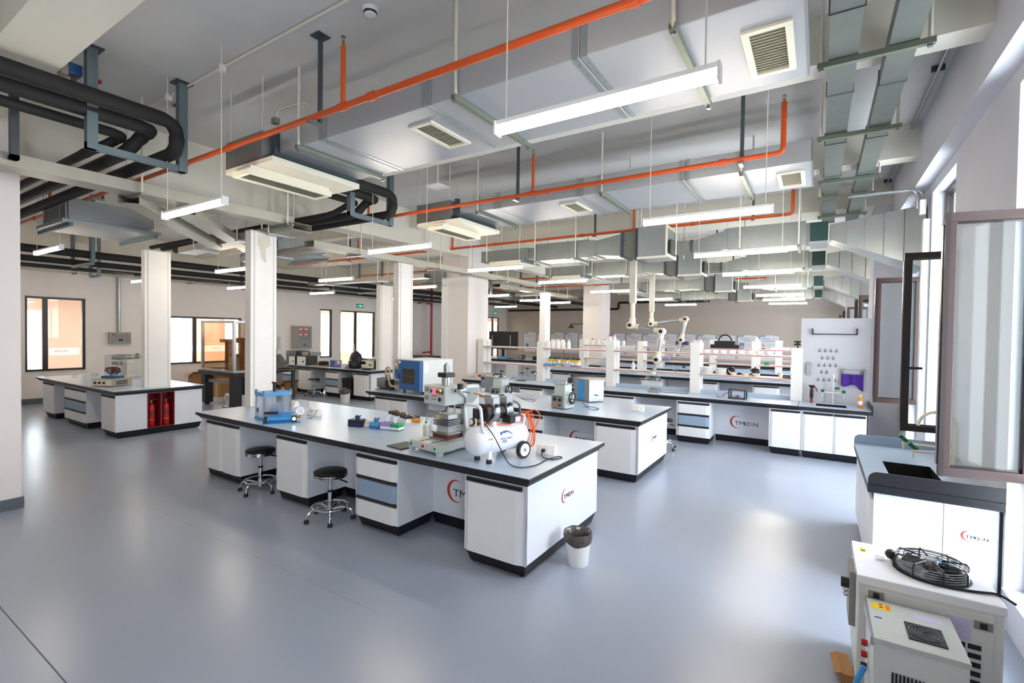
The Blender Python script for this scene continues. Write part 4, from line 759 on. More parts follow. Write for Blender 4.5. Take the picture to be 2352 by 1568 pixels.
# heat press
t = T('heat_press', 'grey pneumatic heat press with red lit switch', 'press', (-3.06, 3.64, ZT), R(-8))
P(MB().box(-.22, .22, -.27, -.07, .03, .1).box(-.2, .2, -.07, .35, .03, .1), 'base', 'mach_grey', t, 0, .008)
for x in (-.2, .2):
    for y in (-.25, .33): P(MB().frus((x-.02, x+.02, y-.02, y+.02), (x-.03, x+.03, y-.025, y+.025), 0, .035), 'foot', 'mach_grey', t)
for x, k in ((-.17, 'green'), (0, 'red'), (.17, 'green')): b_ = P(MB().cyl((x, -.272, .07), (x, -.28, .07), .02, n=18), 'button_ring', 'plastic_white', t); P(MB().cyl((x, -.28, .07), (x, -.29, .07), .015, n=18), 'push_button', k, b_)
P(MB().box(.08, .16, .12, .3, .1, .62).prism([(.0, .6), (.3, .6), (.3, .5), (.12, .38), (.12, .5)], 'x', .08, .16), 'rear_column', 'mach_grey', t, 0, .006)
P(MB().box(-.18, .13, -.13, .16, .44, .62), 'control_head', 'mach_grey', t, 0, .008)
fz = -.132
for x0, x1, z0, z1, k in ((-.155, -.105, .56, .6, 'plastic_grey'), (-.155, -.11, .48, .52, 'plastic_grey'), (-.075, -.06, .555, .585, 'plastic_black'), (-.04, -.01, .55, .595, 'led_red'), (.01, .025, .555, .585, 'plastic_black'), (.05, .1, .55, .6, 'plastic_black')): P(MB().box(x0, x1, fz-.006, fz+.002, z0, z1), 'switch', k, t)
P(MB().box(.06, .09, fz-.008, fz-.006, .58, .594), 'indicator', 'led_yellow', t); P(MB().cyl((.08, fz-.012, .565), (.08, fz-.006, .565), .012), 'indicator', 'orange', t); P(MB().cyl((.07, fz, .5), (.07, fz-.015, .5), .024, n=18), 'pressure_gauge', 'chrome', t, 1); P(MB().cyl((.07, fz-.016, .5), (.07, fz-.015, .5), .019, n=18), 'gauge_dial', 'screen', t)
text('LEKO', .032, 'logo_red', t, (-.055, fz-.001, .515)); text('HOT PRESS', .014, 'ink', t, (-.065, fz-.001, .49))
P(MB().cyl((0, 0, .62), (0, 0, .7), .045, n=18), 'air_cylinder', 'alu_metal', t, 1); P(MB().box(-.06, .06, -.06, .06, .7, .745), 'cylinder_head', 'plastic_black', t, 0, .004); P(MB().cyl((0, 0, .745), (0, 0, .82), .026, n=14), 'adjuster', 'steel', t, 1); P(MB().lathe([(.015, .82), (.016, .83), (.006, .84)], n=12), 'adjuster_tip', 'chrome', t, 1)
for x in (-.04, .06): P(MB().cyl((x, .06, .33), (x, .06, .45), .008), 'guide_rod', 'chrome', t, 1)
P(MB().cbox((-.09, -.02, .385), (.2, .07, .05), R(8), R(-20)), 'work_lamp', 'mach_grey', t, 0, .006)
P(MB().box(-.08, .1, -.06, .12, .3, .34), 'upper_platen', 'alu_metal', t, 0, .002); P(MB().box(-.075, -.02, -.0615, -.06, .31, .33), 'warning_label', 'yellow', t)
for k in range(4): P(MB().box(-.1, .12, -.08, .14, .235+k*.016, .243+k*.016), 'cooling_fin', 'steel', t)
P(MB().box(-.07, .09, -.05, .11, .17, .235), 'heater_block', 'mach_grey', t); P(MB().box(-.11, .12, -.09, .14, .155, .17), 'plate', 'steel', t); P(MB().box(-.1, .11, -.08, .13, .118, .155), 'silicone_block', 'red_brown', t); P(MB().box(-.13, .14, -.1, .15, .1, .118), 'sliding_tray', 'steel', t)
for x in (-.09, .06): P(MB().box(x, x+.012, -.25, -.1, .1, .103), 'slide_rail', 'plastic_black', t)
P(MB().cyl((.2, .0, .47), (.2, .0, .56), .022, n=14), 'filter_bowl', 'clear', t, 1); P(MB().box(.17, .23, -.03, .03, .56, .6), 'regulator', 'alu_metal', t, 0, .004); P(MB().cyl((.2, 0, .6), (.2, 0, .65), .03, n=12).cyl((.13, .0, .575), (.17, 0, .575), .012), 'regulator_knob', 'plastic_black', t, 1); P(MB().tube(bend([(.1, -.05, .5), (.09, -.07, .4), (.0, -.05, .36), (-.05, .0, .35)], .05), .004, 5), 'cable', 'rubber', t)
P(MB().cyl((.23, .02, .575), (.3, .03, .57), .008), 'hose_coupling', 'chrome', t, 1)
# compressor
t = T('air_compressor', 'white air compressor with twin motor and wheels', 'compressor', (-2.44, 3.62, ZT), R(-14)); t.scale = (.9, .9, .9)
r = .145; zc = .215; y0, y1 = -.3, .3
prof = [(.001, y0-.07), (r*.5, y0-.06), (r*.85, y0-.03), (r, y0+.02), (r, y1-.02), (r*.85, y1+.03), (r*.5, y1+.06), (.001, y1+.07)]
P(MB().lathe(prof, (0, 0, zc), 32, 'y'), 'tank', 'white_enamel', t, 60)
for x in (-.09, .09): f_ = P(MB().box(x-.02, x+.02, -.2, -.16, .04, .12).box(x-.02, x+.02, -.2, -.14, .035, .042), 'front_leg', 'white_enamel', t); P(MB().lathe([(.03, 0), (.026, .04)], (x, -.18, 0), 14), 'rubber_foot', 'rubber', f_)
for sx in (-1, 1):
    wx = sx*.16; wl = P(MB().cyl((wx-.02, .22, .085), (wx+.02, .22, .085), .085, n=28), 'wheel', 'rubber', t, 1); P(MB().cyl((wx-.023, .22, .085), (wx+.023, .22, .085), .064, n=24), 'wheel_hub', 'plastic_white', wl, 1); P(MB().cyl((wx-.026, .22, .085), (wx+.026, .22, .085), .018, n=10), 'axle_cap', 'plastic_grey', wl)
for y in (-.27,): P(MB().tube(bend([(-.1, y+.07, zc+.1), (-.12, y-.02, zc+.1), (-.12, y-.05, .57), (.12, y-.05, .57), (.12, y-.02, zc+.1), (.1, y+.09, zc+.1)], .055, 7), .016, 10), 'handle', 'white_enamel', t, 1)
P(MB().tube(bend([(.1, .27, zc+.12), (.1, .3, .42), (-.1, .3, .42), (-.1, .27, zc+.12)], .04), .014, 10), 'rear_handle', 'white_enamel', t, 1)
for y in (-.1, .14): P(MB().box(-.08, .08, y-.02, y+.02, zc+.12, zc+.18), 'motor_mount', 'white_enamel', t)
P(MB().cyl((0, -.1, .48), (0, .12, .48), .075, n=24), 'motor', 'plastic_black', t, 1)
for sy in (-1, 1):
    yy = .01+sy*.09; c_ = P(MB().cyl((0, yy-.045, .48), (0, yy+.045, .48), .088, n=24), 'crankcase', 'alu_metal', t, 1)
    h_ = P(MB().box(-.055, .075, yy-.045, yy+.045, .55, .63), 'cylinder_head', 'alu_metal', t, 0, .006)
    for k in range(5): P(MB().box(-.06+k*.026, -.05+k*.026, yy-.05, yy+.05, .63, .648), 'cooling_fin', 'alu_metal', h_)
    P(MB().cyl((.07, yy, .55), (.1, yy, .55), .018), 'intake_filter', 'plastic_black', t)
P(MB().tube(bend([(.05, -.1, .56), (.12, -.12, .5), (.08, -.13, .42), (.0, -.14, .38)], .05), .012, 8), 'exhaust_pipe', 'steel', t, 1); P(MB().tube(bend([(.05, .15, .58), (.12, .2, .55), (.1, .22, .42), (.05, .2, .36)], .05), .012, 8), 'exhaust_pipe', 'steel', t, 1)
P(MB().cyl((0, -.19, .48), (0, -.1, .48), .085, n=24), 'fan_cover', 'plastic_black', t, 1)
P(MB().box(.02, .14, .05, .2, .37, .45), 'capacitor_box', 'plastic_black', t, 0, .004); P(MB().box(.141, .142, .12, .19, .375, .44), 'rating_label', 'paper', t); P(MB().box(.1415, .1425, .12, .19, .425, .44), 'rating_stripe', 'blue_paint', t)
P(MB().box(-.1, -.02, -.24, -.18, .42, .52), 'pressure_switch', 'plastic_black', t, 0, .006); g = P(MB().cyl((-.08, -.27, .39), (-.08, -.245, .39), .034, n=18), 'pressure_gauge', 'plastic_black', t, 1); P(MB().cyl((-.08, -.272, .39), (-.08, -.27, .39), .027, n=18), 'gauge_dial', 'paper', g)
P(MB().cyl((-.06, -.2, .34), (-.06, -.2, .43), .012).cyl((-.06, -.2, .37), (.06, -.2, .37), .012), 'manifold', 'brass', t); P(MB().ring((-.11, -.24, .345), .022, .006), 'drain_ring', 'copper', t)
P(MB().box(.0, .02, -.245, -.18, .52, .53), 'red_switch', 'red', t)
# leaping cat emblem and lettering on the tank side (facing the aisle)
cat_ = [(-.075, .0), (-.06, -.01), (-.052, .008), (-.03, .014), (-.005, .01), (.02, .02), (.045, .008), (.08, -.015), (.085, -.008), (.05, .022), (.02, .036), (-.02, .034), (-.045, .026), (-.065, .03), (-.075, .018)]
em = MB(); n_ = len(cat_)
def on_tank(u, v, o=.0015): a = v/r; return (math.cos(a+.25)*(r+o), u, zc+math.sin(a+.25)*(r+o))
em.v = [on_tank(u, v+.02) for u, v in cat_]; em.f = [tuple(range(n_))]
P(em, 'cat_emblem', 'ink_blue', t)
text('FENG BAO', .03, 'ink_blue', t, on_tank(-.085, -.03), (R(102), 0, R(90)), sx=1.1); text('风豹', .034, 'ink', t, on_tank(-.06, -.062), (R(92), 0, R(90)))
P(MB().box(.1415, .1425, -.24, -.18, .2, .25), 'rating_label', 'plastic_grey', t)
hs = MB(); 
for k in range(5):
    rr = .12+.012*k; hs.tube([(.02+.02*k*math.sin(a*.7), .36+.015*math.sin(a+k)+.01*k, .28+rr*1.25*math.sin(a)*(1.0)) if 0 else (.03+.012*k+.10*math.cos(a)*(.8+.05*k), .33+.02*math.sin(2*a+k)+.012*k, .26+.19*math.sin(a)) for a in [2*math.pi*i/24 for i in range(25)]], .0055, 6)
P(hs, 'coiled_hose', 'orange', t, 1); P(MB().tube(bend([(.05, .36, .42), (.12, .42, .48), (.14, .5, .4), (.1, .42, .24)], .05), .0055, 6), 'hose_loop', 'orange', t, 1); P(MB().tube(bend([(.05, .3, .4), (.1, .1, .345), (.05, -.1, .37), (.0, -.2, .37)], .06), .0055, 6), 'hose_lead', 'orange', t, 1)
one(MB().tube(bend([(-2.71, 3.62, ZT+.57), (-2.6, 3.64, ZT+.56), (-2.54, 3.62, ZT+.45), (-2.5, 3.5, ZT+.4)], .06), .0065, 6), 'air_hose', 'orange', 'orange air hose joining press regulator and compressor', 'hose', None, 1)
cab_pts = [(-2.42, 3.4, ZT+.35), (-2.34, 3.42, ZT+.26), (-2.26, 3.45, ZT+.1), (-2.22, 3.48, ZT+.012), (-2.1, 3.45, ZT+.006), (-2.02, 3.6, ZT+.006), (-2.04, 3.85, ZT+.006), (-2.0, 4.0, ZT+.006), (-1.95, 3.98, ZT+.006), (-1.98, 3.85, ZT+.006), (-2.12, 3.88, ZT+.006), (-2.15, 3.95, ZT+.03), (-2.16, 3.95, ZT+.045)]
one(MB().tube(bend(cab_pts, .08), .0045, 6), 'power_cable', 'rubber', 'black power cable from compressor to desk socket', 'cable', None, 1)
# ------------------------------------------------------------------ oven bench things
t = T('vacuum_pump', 'grey rotary vacuum pump with pale hose beside the oven', 'pump', (-7.02, 6.62, ZT), R(-6))
P(MB().box(-.24, .2, -.13, .12, 0, .015), 'base', 'steel', t); P(MB().cyl((-.22, 0, .12), (.02, 0, .12), .105, n=20), 'motor', 'plastic_grey', t, 1)
for k in range(9): P(MB().cyl((-.2+k*.024, 0, .12), (-.192+k*.024, 0, .12), .112, n=20), 'cooling_fin', 'plastic_grey', t)
P(MB().box(.02, .18, -.09, .09, .015, .2), 'pump_body', 'plastic_black', t, 0, .01); P(MB().box(-.24, -.18, -.1, .1, .03, .22), 'motor_cap', 'plastic_grey', t, 0, .012)
P(MB().tube(bend([(-.02, -.03, .2), (-.02, -.03, .27), (.1, -.03, .27), (.1, -.03, .2)], .02), .01, 6), 'handle', 'plastic_black', t, 1); P(MB().cyl((-.08, 0, .22), (-.08, 0, .28), .018), 'inlet_flange', 'chrome', t, 1)
P(MB().tube(bend([(-.08, 0, .27), (-.08, 0, .42), (.08, -.02, .44), (.12, -.08, .2), (.2, -.1, .08), (.34, -.06, .1)], .1), .02, 10), 'vacuum_hose', 'silicone', t, 1)
for k in range(3): P(MB().ring((.22, .05, .22+.03*k), .05, .008, 16, 5, 'y'), 'coiled_cable', 'rubber', t)
t = T('vacuum_oven', 'blue vacuum drying oven with dark window', 'oven', (-6.23, 6.66, ZT), R(-4))
P(MB().box(-.37, .34, -.24, .52, .06, .62), 'casing', 'mach_white', t, 0, .008); P(MB().box(-.375, -.23, -.29, -.24, .06, .615), 'control_panel', 'beige', t, 0, .004)
d_ = P(MB().box(-.225, .325, -.32, -.245, .075, .61), 'door', 'blue_paint', t, 0, .014); P(MB().box(-.12, .2, -.323, -.319, .19, .46), 'window', 'dark_tint', d_, 0, .002); P(MB().box(.3, .335, -.325, -.24, .07, .61), 'door_edge', 'sky_blue' if 0 else 'blue_paint', d_)
P(MB().box(-.365, -.265, -.294, -.289, .3, .44), 'control_display', 'blue_paint', t); P(MB().cyl((-.31, -.29, .52), (-.31, -.302, .52), .035, n=20), 'vacuum_gauge', 'chrome', t, 1); P(MB().cyl((-.31, -.303, .52), (-.31, -.302, .52), .029, n=20), 'gauge_dial', 'paper', t); P(MB().cyl((-.31, -.29, .18), (-.31, -.31, .18), .04, n=20), 'vacuum_valve', 'blue_paint', t, 1); P(MB().cbox((-.235, -.345, .32), (.05, .05, .1), R(20)), 'door_latch', 'blue_paint', t, 0, .01)
P(MB().box(.02, .06, -.3235, -.3215, .47, .478), 'badge', 'beige', d_); P(MB().box(-.22, -.17, -.323, -.3205, .55, .59), 'sticker', 'paper', d_); P(MB().box(.341, .342, -.22, -.12, .4, .58), 'data_sheet', 'paper', t)
P(MB().box(-.1, .18, -.324, -.3235, .325, .332), 'shelf_glint', 'steel', d_); 
for x in (-.2, .3):
    for y in (-.2, .48): P(MB().cyl((x, y, 0), (x, y, .06), .02), 'foot', 'plastic_black', t)
t = T('steel_box', 'brushed steel sheet-metal instrument behind the roller press', 'instrument', (-5.22, 7.6, ZT), R(5)); P(MB().box(-.2, .2, -.14, .14, 0, .3), 'casing', 'steel', t, 0, .005); P(MB().box(-.19, -.12, -.142, -.14, .24, .285), 'badge', 'navy', t); P(MB().tube(bend([(.0, 0, .3), (.0, 0, .34), (.15, 0, .34), (.25, -.05, .28)], .04), .012, 6), 'top_lever', 'rubber', t, 1)
carton_box((-4.93, 6.85), (.24, .13, .08), R(-5), 'paper', 'white tissue box left of the roller press', 'tissue box', 'green', 'tissue', 'tissue_box')
def roller_press(loc, rz, label, lever):
    t = T('roller_press', label, 'press', loc, rz, 'bench roller presses'); t.scale = (.82, .82, .84)
    P(MB().box(-.17, .15, -.14, .16, .015, .25), 'casing', 'mach_grey', t, 0, .01); P(MB().frus((-.13, .12, -.11, .13), (-.12, .11, -.1, .12), .25, .44), 'head', 'mach_grey', t, 0, .008)
    P(MB().box(-.155, .1, -.145, -.14, .03, .24), 'control_panel', 'plastic_grey', t); P(MB().box(-.12, -.05, -.15, -.145, .14, .2), 'display', 'screen', t); P(MB().cyl((.03, -.145, .165), (.03, -.165, .165), .028, n=16), 'speed_knob', 'plastic_black', t, 1)
    P(MB().cyl((-.07, -.145, .07), (-.07, -.16, .07), .026, n=16), 'start_button', 'orange', t, 1); P(MB().cyl((.03, -.145, .07), (.03, -.155, .07), .02, n=16), 'stop_button', 'plastic_black', t, 1); P(MB().box(-.12, .06, -.147, -.145, .215, .228), 'title_strip', 'ink', t)
    w_ = P(MB().ring((.205, 0, .2), .1, .016, 26, 8, 'x'), 'handwheel', 'plastic_black', t, 1); m = MB()
    for k in range(3): m.cyl((.2, 0, .2), (.2, .1*math.cos(R(90+120*k)), .2+.1*math.sin(R(90+120*k))), .012, n=8)
    P(m, 'spokes', 'plastic_black', w_); P(MB().cyl((.15, 0, .2), (.215, 0, .2), .022), 'wheel_hub', 'steel', w_); P(MB().cyl((.21, -.07, .14), (.26, -.07, .14), .012), 'crank_grip', 'plastic_black', w_)
    P(MB().box(-.135, .125, -.115, .135, .44, .455), 'top_plate', 'chrome', t, 0, .002)
    if lever: P(MB().cyl((.0, 0, .455), (0, 0, .47), .05, n=16).cyl((0, 0, .47), (0, 0, .58), .01).cbox((.02, 0, .58), (.1, .02, .02)), 'pressure_screw', 'plastic_black', t); P(MB().box(.05, .3, -.05, .07, .45, .46), 'feed_plate', 'chrome', t)
    else: P(MB().cyl((.06, 0, .455), (.06, 0, .5), .018, n=12), 'pressure_screw', 'chrome', t, 1)
    for x in (-.14, .12): P(MB().cyl((x, -.1, 0), (x, -.1, .02), .018), 'foot', 'rubber', t)
roller_press((-4.53, 6.82, ZT), R(-6), 'grey roller press with black handwheel behind the compressor', True); roller_press((-3.26, 6.62, ZT), R(-8), 'grey roller press with black handwheel beside the ultrasonic bath', False)
t = T('ultrasonic_bath', 'stainless ultrasonic bath with a blue front label', 'bath', (-3.27, 7.63, ZT), R(-32)); P(MB().box(-.24, .22, -.15, .15, .01, .36), 'tank', 'steel', t, 0, .006); P(MB().box(-.25, .23, -.16, .16, .36, .38), 'lid', 'steel', t, 0, .004); P(MB().box(-.11, .07, -.153, -.15, .02, .355), 'front_label', 'press_blue', t); P(MB().cyl((.22, .0, .12), (.27, .0, .12), .012).cbox((.27, 0, .13), (.012, .05, .012)), 'drain_valve', 'chrome', t)
one(MB().tube(bend([(-3.0, 6.75, ZT+.1), (-2.92, 6.8, ZT+.01), (-2.8, 6.7, ZT+.006), (-2.75, 6.85, ZT+.006), (-2.95, 7.0, ZT+.006), (-3.05, 6.9, ZT+.006)], .06), .004, 5), 'power_cable', 'rubber', 'black cable curled beside the second roller press', 'cable')
one(MB().tube(bend([(-4.3, 6.9, ZT+.1), (-4.15, 6.95, ZT+.01), (-3.95, 6.9, ZT+.006), (-4.0, 7.1, ZT+.006), (-4.3, 7.1, ZT+.006)], .06), .004, 5), 'power_cable', 'rubber', 'black cable curled behind the first roller press', 'cable')
# ------------------------------------------------------------------ shelf bench racks
def shelf_rack(xs, y, label, group=None, z0=ZT, hts=(1.8, 1.78, 1.84, 1.84, 1.78)):
    t = T('reagent_rack', label, 'shelf', (0, y, z0), 0, group)
    for i, x in enumerate(xs):
        h = hts[i % len(hts)]-z0
        p_ = P(MB().box(x-.09, x+.09, 0, .16, 0, h), 'post', 'post_white', t, 0, .005); P(MB().box(x-.09, x+.09, .2, .36, 0, h), 'post', 'post_white', t, 0, .005)
        P(MB().box(x-.08, x+.08, .16, .2, 0, h-.03), 'post_web', 'alu', t)
        for yy in (.05, .11, .25, .31): P(MB().box(x+.09, x+.092, yy-.004, yy+.004, 0, h-.02), 'groove_strip', 'alu', p_)
    for a, b in zip(xs, xs[1:]):
        for z in (1.235, 1.635):
            s_ = P(MB().box(a+.092, b-.092, .0, .36, z-z0-.03, z-z0), 'shelf_board', 'shelf_white', t); P(MB().box(a+.092, b-.092, -.006, .0, z-z0-.024, z-z0-.008), 'edge_stripe', 'stripe_red', s_)
            P(MB().box(a+.092, b-.092, -.02, -.006, z-z0-.032, z-z0+.002), 'edge_strip', 'shelf_white', s_); P(MB().box(a+.092, b-.092, -.022, -.02, z-z0-.022, z-z0-.008), 'edge_stripe', 'stripe_red', s_)
    P(MB().box(xs[0], xs[-1], .15, .21, 0, .07), 'upstand', 'top_blue', t)
    return t
XS = (-7.2, -5.48, -3.76, -2.02, -.3)
shelf_rack(XS, 9.88, 'white two-tier reagent rack with red shelf stripes on the first shelf bench')
shelf_rack((-6.2, -4.35, -2.8, -1.35, .3), 13.85, 'white reagent rack with red stripes on the second shelf row'); shelf_rack((-6.5, -4.6, -2.9, -1.0, .3), 16.8, 'white reagent rack with red stripes on the third shelf row')
column(-5.72, -5.55, 10.26, 10.5, 2.95, 'slim white service column behind the first reagent rack post')
S1, S2 = 1.237, 1.637
YS = 9.98
def jar(loc, r, h, k, lid, label, group, name='bottle', lidh=.03, lr=None):
    t = T(name, label, 'bottle', loc, 0, group); P(MB().lathe([(r, 0), (r, h*.72), (r*.8, h*.88), (r*.5, h*.92), (r*.5, h)], n=14), 'body', k, t, 1); P(MB().lathe([(lr or r*.58, h-.005), (lr or r*.58, h+lidh)], n=14), 'cap', lid, t, 1); return t
b0 = jar((-5.2, YS, S2), .045, .17, 'plastic_white', 'plastic_white', 'first white plastic bottle in the front row on the upper rack shelf', 'white bottles on the upper shelf')
for k in range(8):
    if k: dup(b0, (-5.28+.13*(k % 5)+.02*(k//5), YS-.06+.13*(k//5), S2), None, '%s white plastic bottle in the %s row on the upper rack shelf' % (ORD[k % 5], ('front', 'rear')[k//5]))
    else: b0.location = (-5.28, YS-.06, S2)
def milk_carton(loc):
    t = T('gable_carton', 'first navy and yellow carton from the slim column on the lower rack shelf', 'carton', loc, R(-15), 'gable cartons on the lower shelf')
    P(MB().box(-.045, .045, -.045, .045, 0, .15), 'body', 'paper', t); P(MB().box(-.0455, .0455, -.0455, .0455, .1, .15), 'printed_band', 'yellow', t); P(MB().box(-.0457, .0457, -.0457, .0457, .0, .02), 'printed_band', 'navy', t); P(MB().prism([(-.045, .15), (.045, .15), (.0, .195), (0, .21), (-.004, .21), (-.004, .195)], 'y', -.045, .045), 'gable_top', 'navy', t); return t
c0 = milk_carton((-5.24, YS, S1))
for k in range(1, 7): dup(c0, (-5.24+.115*k, YS+.02*(k % 2), S1), None, '%s navy and yellow carton from the slim column on the lower rack shelf' % ORD[k])
carton_box((-5.25, YS-.09, S1), (.22, .09, .04), 0, 'sky_blue', 'flat blue carton in front of the navy cartons'); carton_box((-4.98, YS-.1, S1), (.13, .07, .05), 0, 'green', 'small green tissue box on the lower rack shelf', 'tissue box', 'paper', 'tissue', 'tissue_box'); carton_box((-4.78, YS-.1, S1), (.12, .07, .05), 0, 'violet', 'small violet tissue box on the lower rack shelf', 'tissue box', 'paper', 'tissue', 'tissue_box')
jar((-3.8, 9.96, 1.84), .035, .1, 'plastic_white', 'red', 'red-capped white bottle on top of the middle rack post', 'bottles on the rack post'); jar((-3.72, 10.05, 1.84), .03, .09, 'plastic_white', 'plastic_white', 'white-capped bottle on top of the middle rack post', 'bottles on the rack post'); jar((-3.8, 10.14, 1.84), .03, .11, 'frosted', 'red', 'frosted bottle with red cap on the middle rack post', 'bottles on the rack post')
one(MB().lathe([(.001, 0), (.1, .005), (.15, .05), (.158, .09), (.15, .09), (.14, .05), (.09, .012)], (-3.42, YS+.05, S2), 24, cap=False), 'glass_bowl', 'frosted', 'large upturned frosted glass bowl on the upper shelf', 'bowl', None, 1)
f0 = T('glass_flask', 'first clear flask from the extraction arm on the upper rack shelf', 'flask', (-2.75, YS, S2), 0, 'glass flasks on the upper shelf'); P(MB().lathe([(.038, 0), (.04, .01), (.014, .075), (.014, .12), (.018, .122)], n=14, cap=False), 'flask', 'clear', f0, 1)
for k in range(1, 9): dup(f0, (-2.75+.077*k, YS+.03*(k % 2), S2), None, '%s clear flask from the extraction arm on the upper rack shelf' % ORD[k])
wash_bottle((-3.28, YS, S1), 'wash', 'plastic_white', 'white wash bottle on the lower shelf beside small flask', .15, .04)
f1 = dup(f0, (-3.05, YS, S1), 0, 'single clear flask beside the white wash bottle', 'flasks on the lower shelf')
for k in range(4): one(MB().lathe([(.03, 0), (.03, .03), (.027, .03), (.027, .004)], (-2.9+.07*k, YS, S1), 14), 'weighing_dish', 'clear', '%s small clear weighing dish from the single flask' % ORD[k], 'dish', 'weighing dishes', 1)
wd = jar((-2.25, YS, S1), .05, .1, 'clear', 'plastic_black', 'black-lidded clear jar at the lower shelf end', 'jars'); one(MB().lathe([(.04, 0), (.07, .08), (.075, .1), (.07, .1), (.038, .005)], (-2.42, YS+.05, S1), 18), 'glass_beaker', 'clear', 'conical clear beaker before the black-lidded jar', 'beaker', None, 1)
for k in range(8): o = one(MB().lathe([(.04, 0), (.06, .01), (.068, .045), (.072, .075), (.066, .075), (.06, .02), (.02, .012)], (-1.83+.155*k, YS-.02, S2), 18), 'ceramic_bowl', 'ceramic', '%s white bowl from the middle post on the upper shelf' % ORD[k], 'bowl', 'white bowls', 1)
for j, (x, n) in enumerate(((-1.8, 6), (-1.56, 5))):
    for k in range(n): one(MB().lathe([(.085, 0), (.1, .004), (.104, .022), (.098, .022), (.09, .008), (.02, .008)], (x, YS, S1+.024*k), 22), 'petri_dish', 'ceramic', '%s white dish from the bottom of the %s stack on the shelf' % (ORD[k], ('taller', 'shorter')[j]), 'dish', 'stacked white dishes %d' % j, 1)
for k, x in enumerate((-1.33, -1.13, -.95)):
    t = T('mortar', 'cream mortar %s on the lower rack shelf' % ('nearest the dish stacks', 'with leaning pestle in the middle', 'farthest from the dish stacks')[k], 'mortar', (x, YS-.06, S1), 0, 'mortars'); P(MB().lathe([(.035, 0), (.04, .008), (.075, .06), (.068, .06), (.03, .014)], n=18), 'bowl', 'mortar', t, 1)
    if k < 2: P(MB().tube([(-.03+.06*k, 0, .02), (-.09+.2*k, .0, .09)], [.016, .009], 8), 'pestle', 'mortar', t, 1)
for k, x in enumerate((-1.4, -.98)):
    t = T('black_jar', 'dark glazed lidded jar %s the mortars' % ('behind', 'standing past')[k], 'jar', (x, YS+.12, S1)); P(MB().lathe([(.05, 0), (.085, .05), (.085, .1), (.06, .125)], n=18), 'body', 'jar_black', t, 1); P(MB().lathe([(.065, .125), (.05, .14), (.012, .145), (.016, .16), (.01, .168)], n=16), 'lid', 'jar_black', t, 1)
one(MB().lathe([(.028, 0), (.03, .005), (.042, .085), (.04, .1), (.036, .1), (.026, .01)], (-.55, YS-.05, S1), 16), 'crucible', 'mortar', 'tall cream crucible near the rack end', 'crucible', None, 1)
for k, x in enumerate((-.48, -.3)):
    if k == 0: x = -.42
    t = T('crucible_tongs_dish', 'dark shallow pan %s' % ('with wire handle beside the crucible', 'at the end of the lower shelf')[k], 'pan', (x if k == 0 else -.5+.0, YS+(.1 if k else -.02), S1)); P(MB().lathe([(.05, 0), (.075, .02), (.072, .02), (.045, .004)], n=18), 'pan', 'plastic_black', t, 1); P(MB().cyl((.05, 0, .02), (.12, .03, .045), .007), 'handle', 'plastic_black', t)
# ------------------------------------------------------------------ shelf bench equipment
t = T('power_supply', 'beige power supply with red displays at the pillar end', 'instrument', (-6.75, 9.55, ZT), R(-3)); P(MB().box(-.22, .26, -.18, .16, .0, .13), 'casing', 'beige', t, 0, .005); P(MB().box(-.21, .2, -.185, -.18, .01, .12), 'front_panel', 'ceramic_cream', t); P(MB().box(-.14, -.02, -.188, -.185, .06, .11), 'display', 'red_dark', t); P(MB().box(.02, .12, -.188, -.185, .06, .11), 'display', 'red_dark', t)
for x, y, h in ((-6.02, 10.2, .42), (-5.9, 9.75, .3)):
    t = T('retort_stand', 'black retort stand with clamp %s' % ('behind the rack' if y > 10 else 'before the slim column'), 'stand', (x, y, ZT)); P(MB().box(-.1, .1, -.07, .07, 0, .015), 'base', 'plastic_black', t); P(MB().cyl((0, .03, .015), (0, .03, h), .006), 'rod', 'steel', t); P(MB().cyl((-.08, .03, h*.6), (.08, .03, h*.6), .006).box(-.02, .02, .01, .05, h*.6-.015, h*.6+.015), 'clamp', 'plastic_black', t)
t = T('laboratory_scale', 'small grey balance with cable on the shelf bench', 'scale', (-2.72, 9.62, ZT), R(5)); P(MB().frus((-.1, .1, -.12, .12), (-.09, .09, -.1, .11), 0, .06), 'body', 'plastic_grey', t, 0, .008); P(MB().box(-.08, .08, -.06, .1, .065, .075), 'weighing_pan', 'chrome', t); P(MB().cyl((0, 0, .06), (0, 0, .066), .03), 'pan_post', 'plastic_black', t)
one(MB().tube(bend([(-2.62, 9.62, ZT+.02), (-2.5, 9.6, ZT+.006), (-2.3, 9.66, ZT+.006), (-2.2, 9.6, ZT+.006), (-2.1, 9.7, ZT+.006)], .05), .005, 5), 'power_cable', 'rubber', 'black cable running from the balance to the rack post', 'cable')
t = T('induction_stand', 'small black open frame stand with red leads', 'apparatus', (-1.2, 9.55, ZT), R(-4))
for z in (.0, .15): P(MB().box(-.14, .14, -.1, .1, z+.005, z+.02), 'plate', 'plastic_black', t); P(MB().box(-.1, .1, -.103, -.1, z+.008, z+.017), 'copper_strip', 'coil_red', t)
for x in (-.13, .13):
    for y in (-.09, .09): P(MB().cyl((x, y, 0), (x, y, .175), .012, n=8), 'leg', 'plastic_black', t)
P(MB().cyl((0, 0, .02), (0, 0, .05), .012).cyl((0, 0, .05), (0, 0, .057), .05), 'sample_stage', 'plastic_black', t)
for k in (0, 1): P(MB().tube(bend([(-.14, -.02+.05*k, .1), (-.2, -.05, .1-.03*k), (-.25, -.08+.05*k, .01), (-.33, -.02-.06*k, .01), (-.38, .0+.05*k, .06*(1-k)+.01)], .04), .004, 5), 'lead', 'red_dark', t, 1)
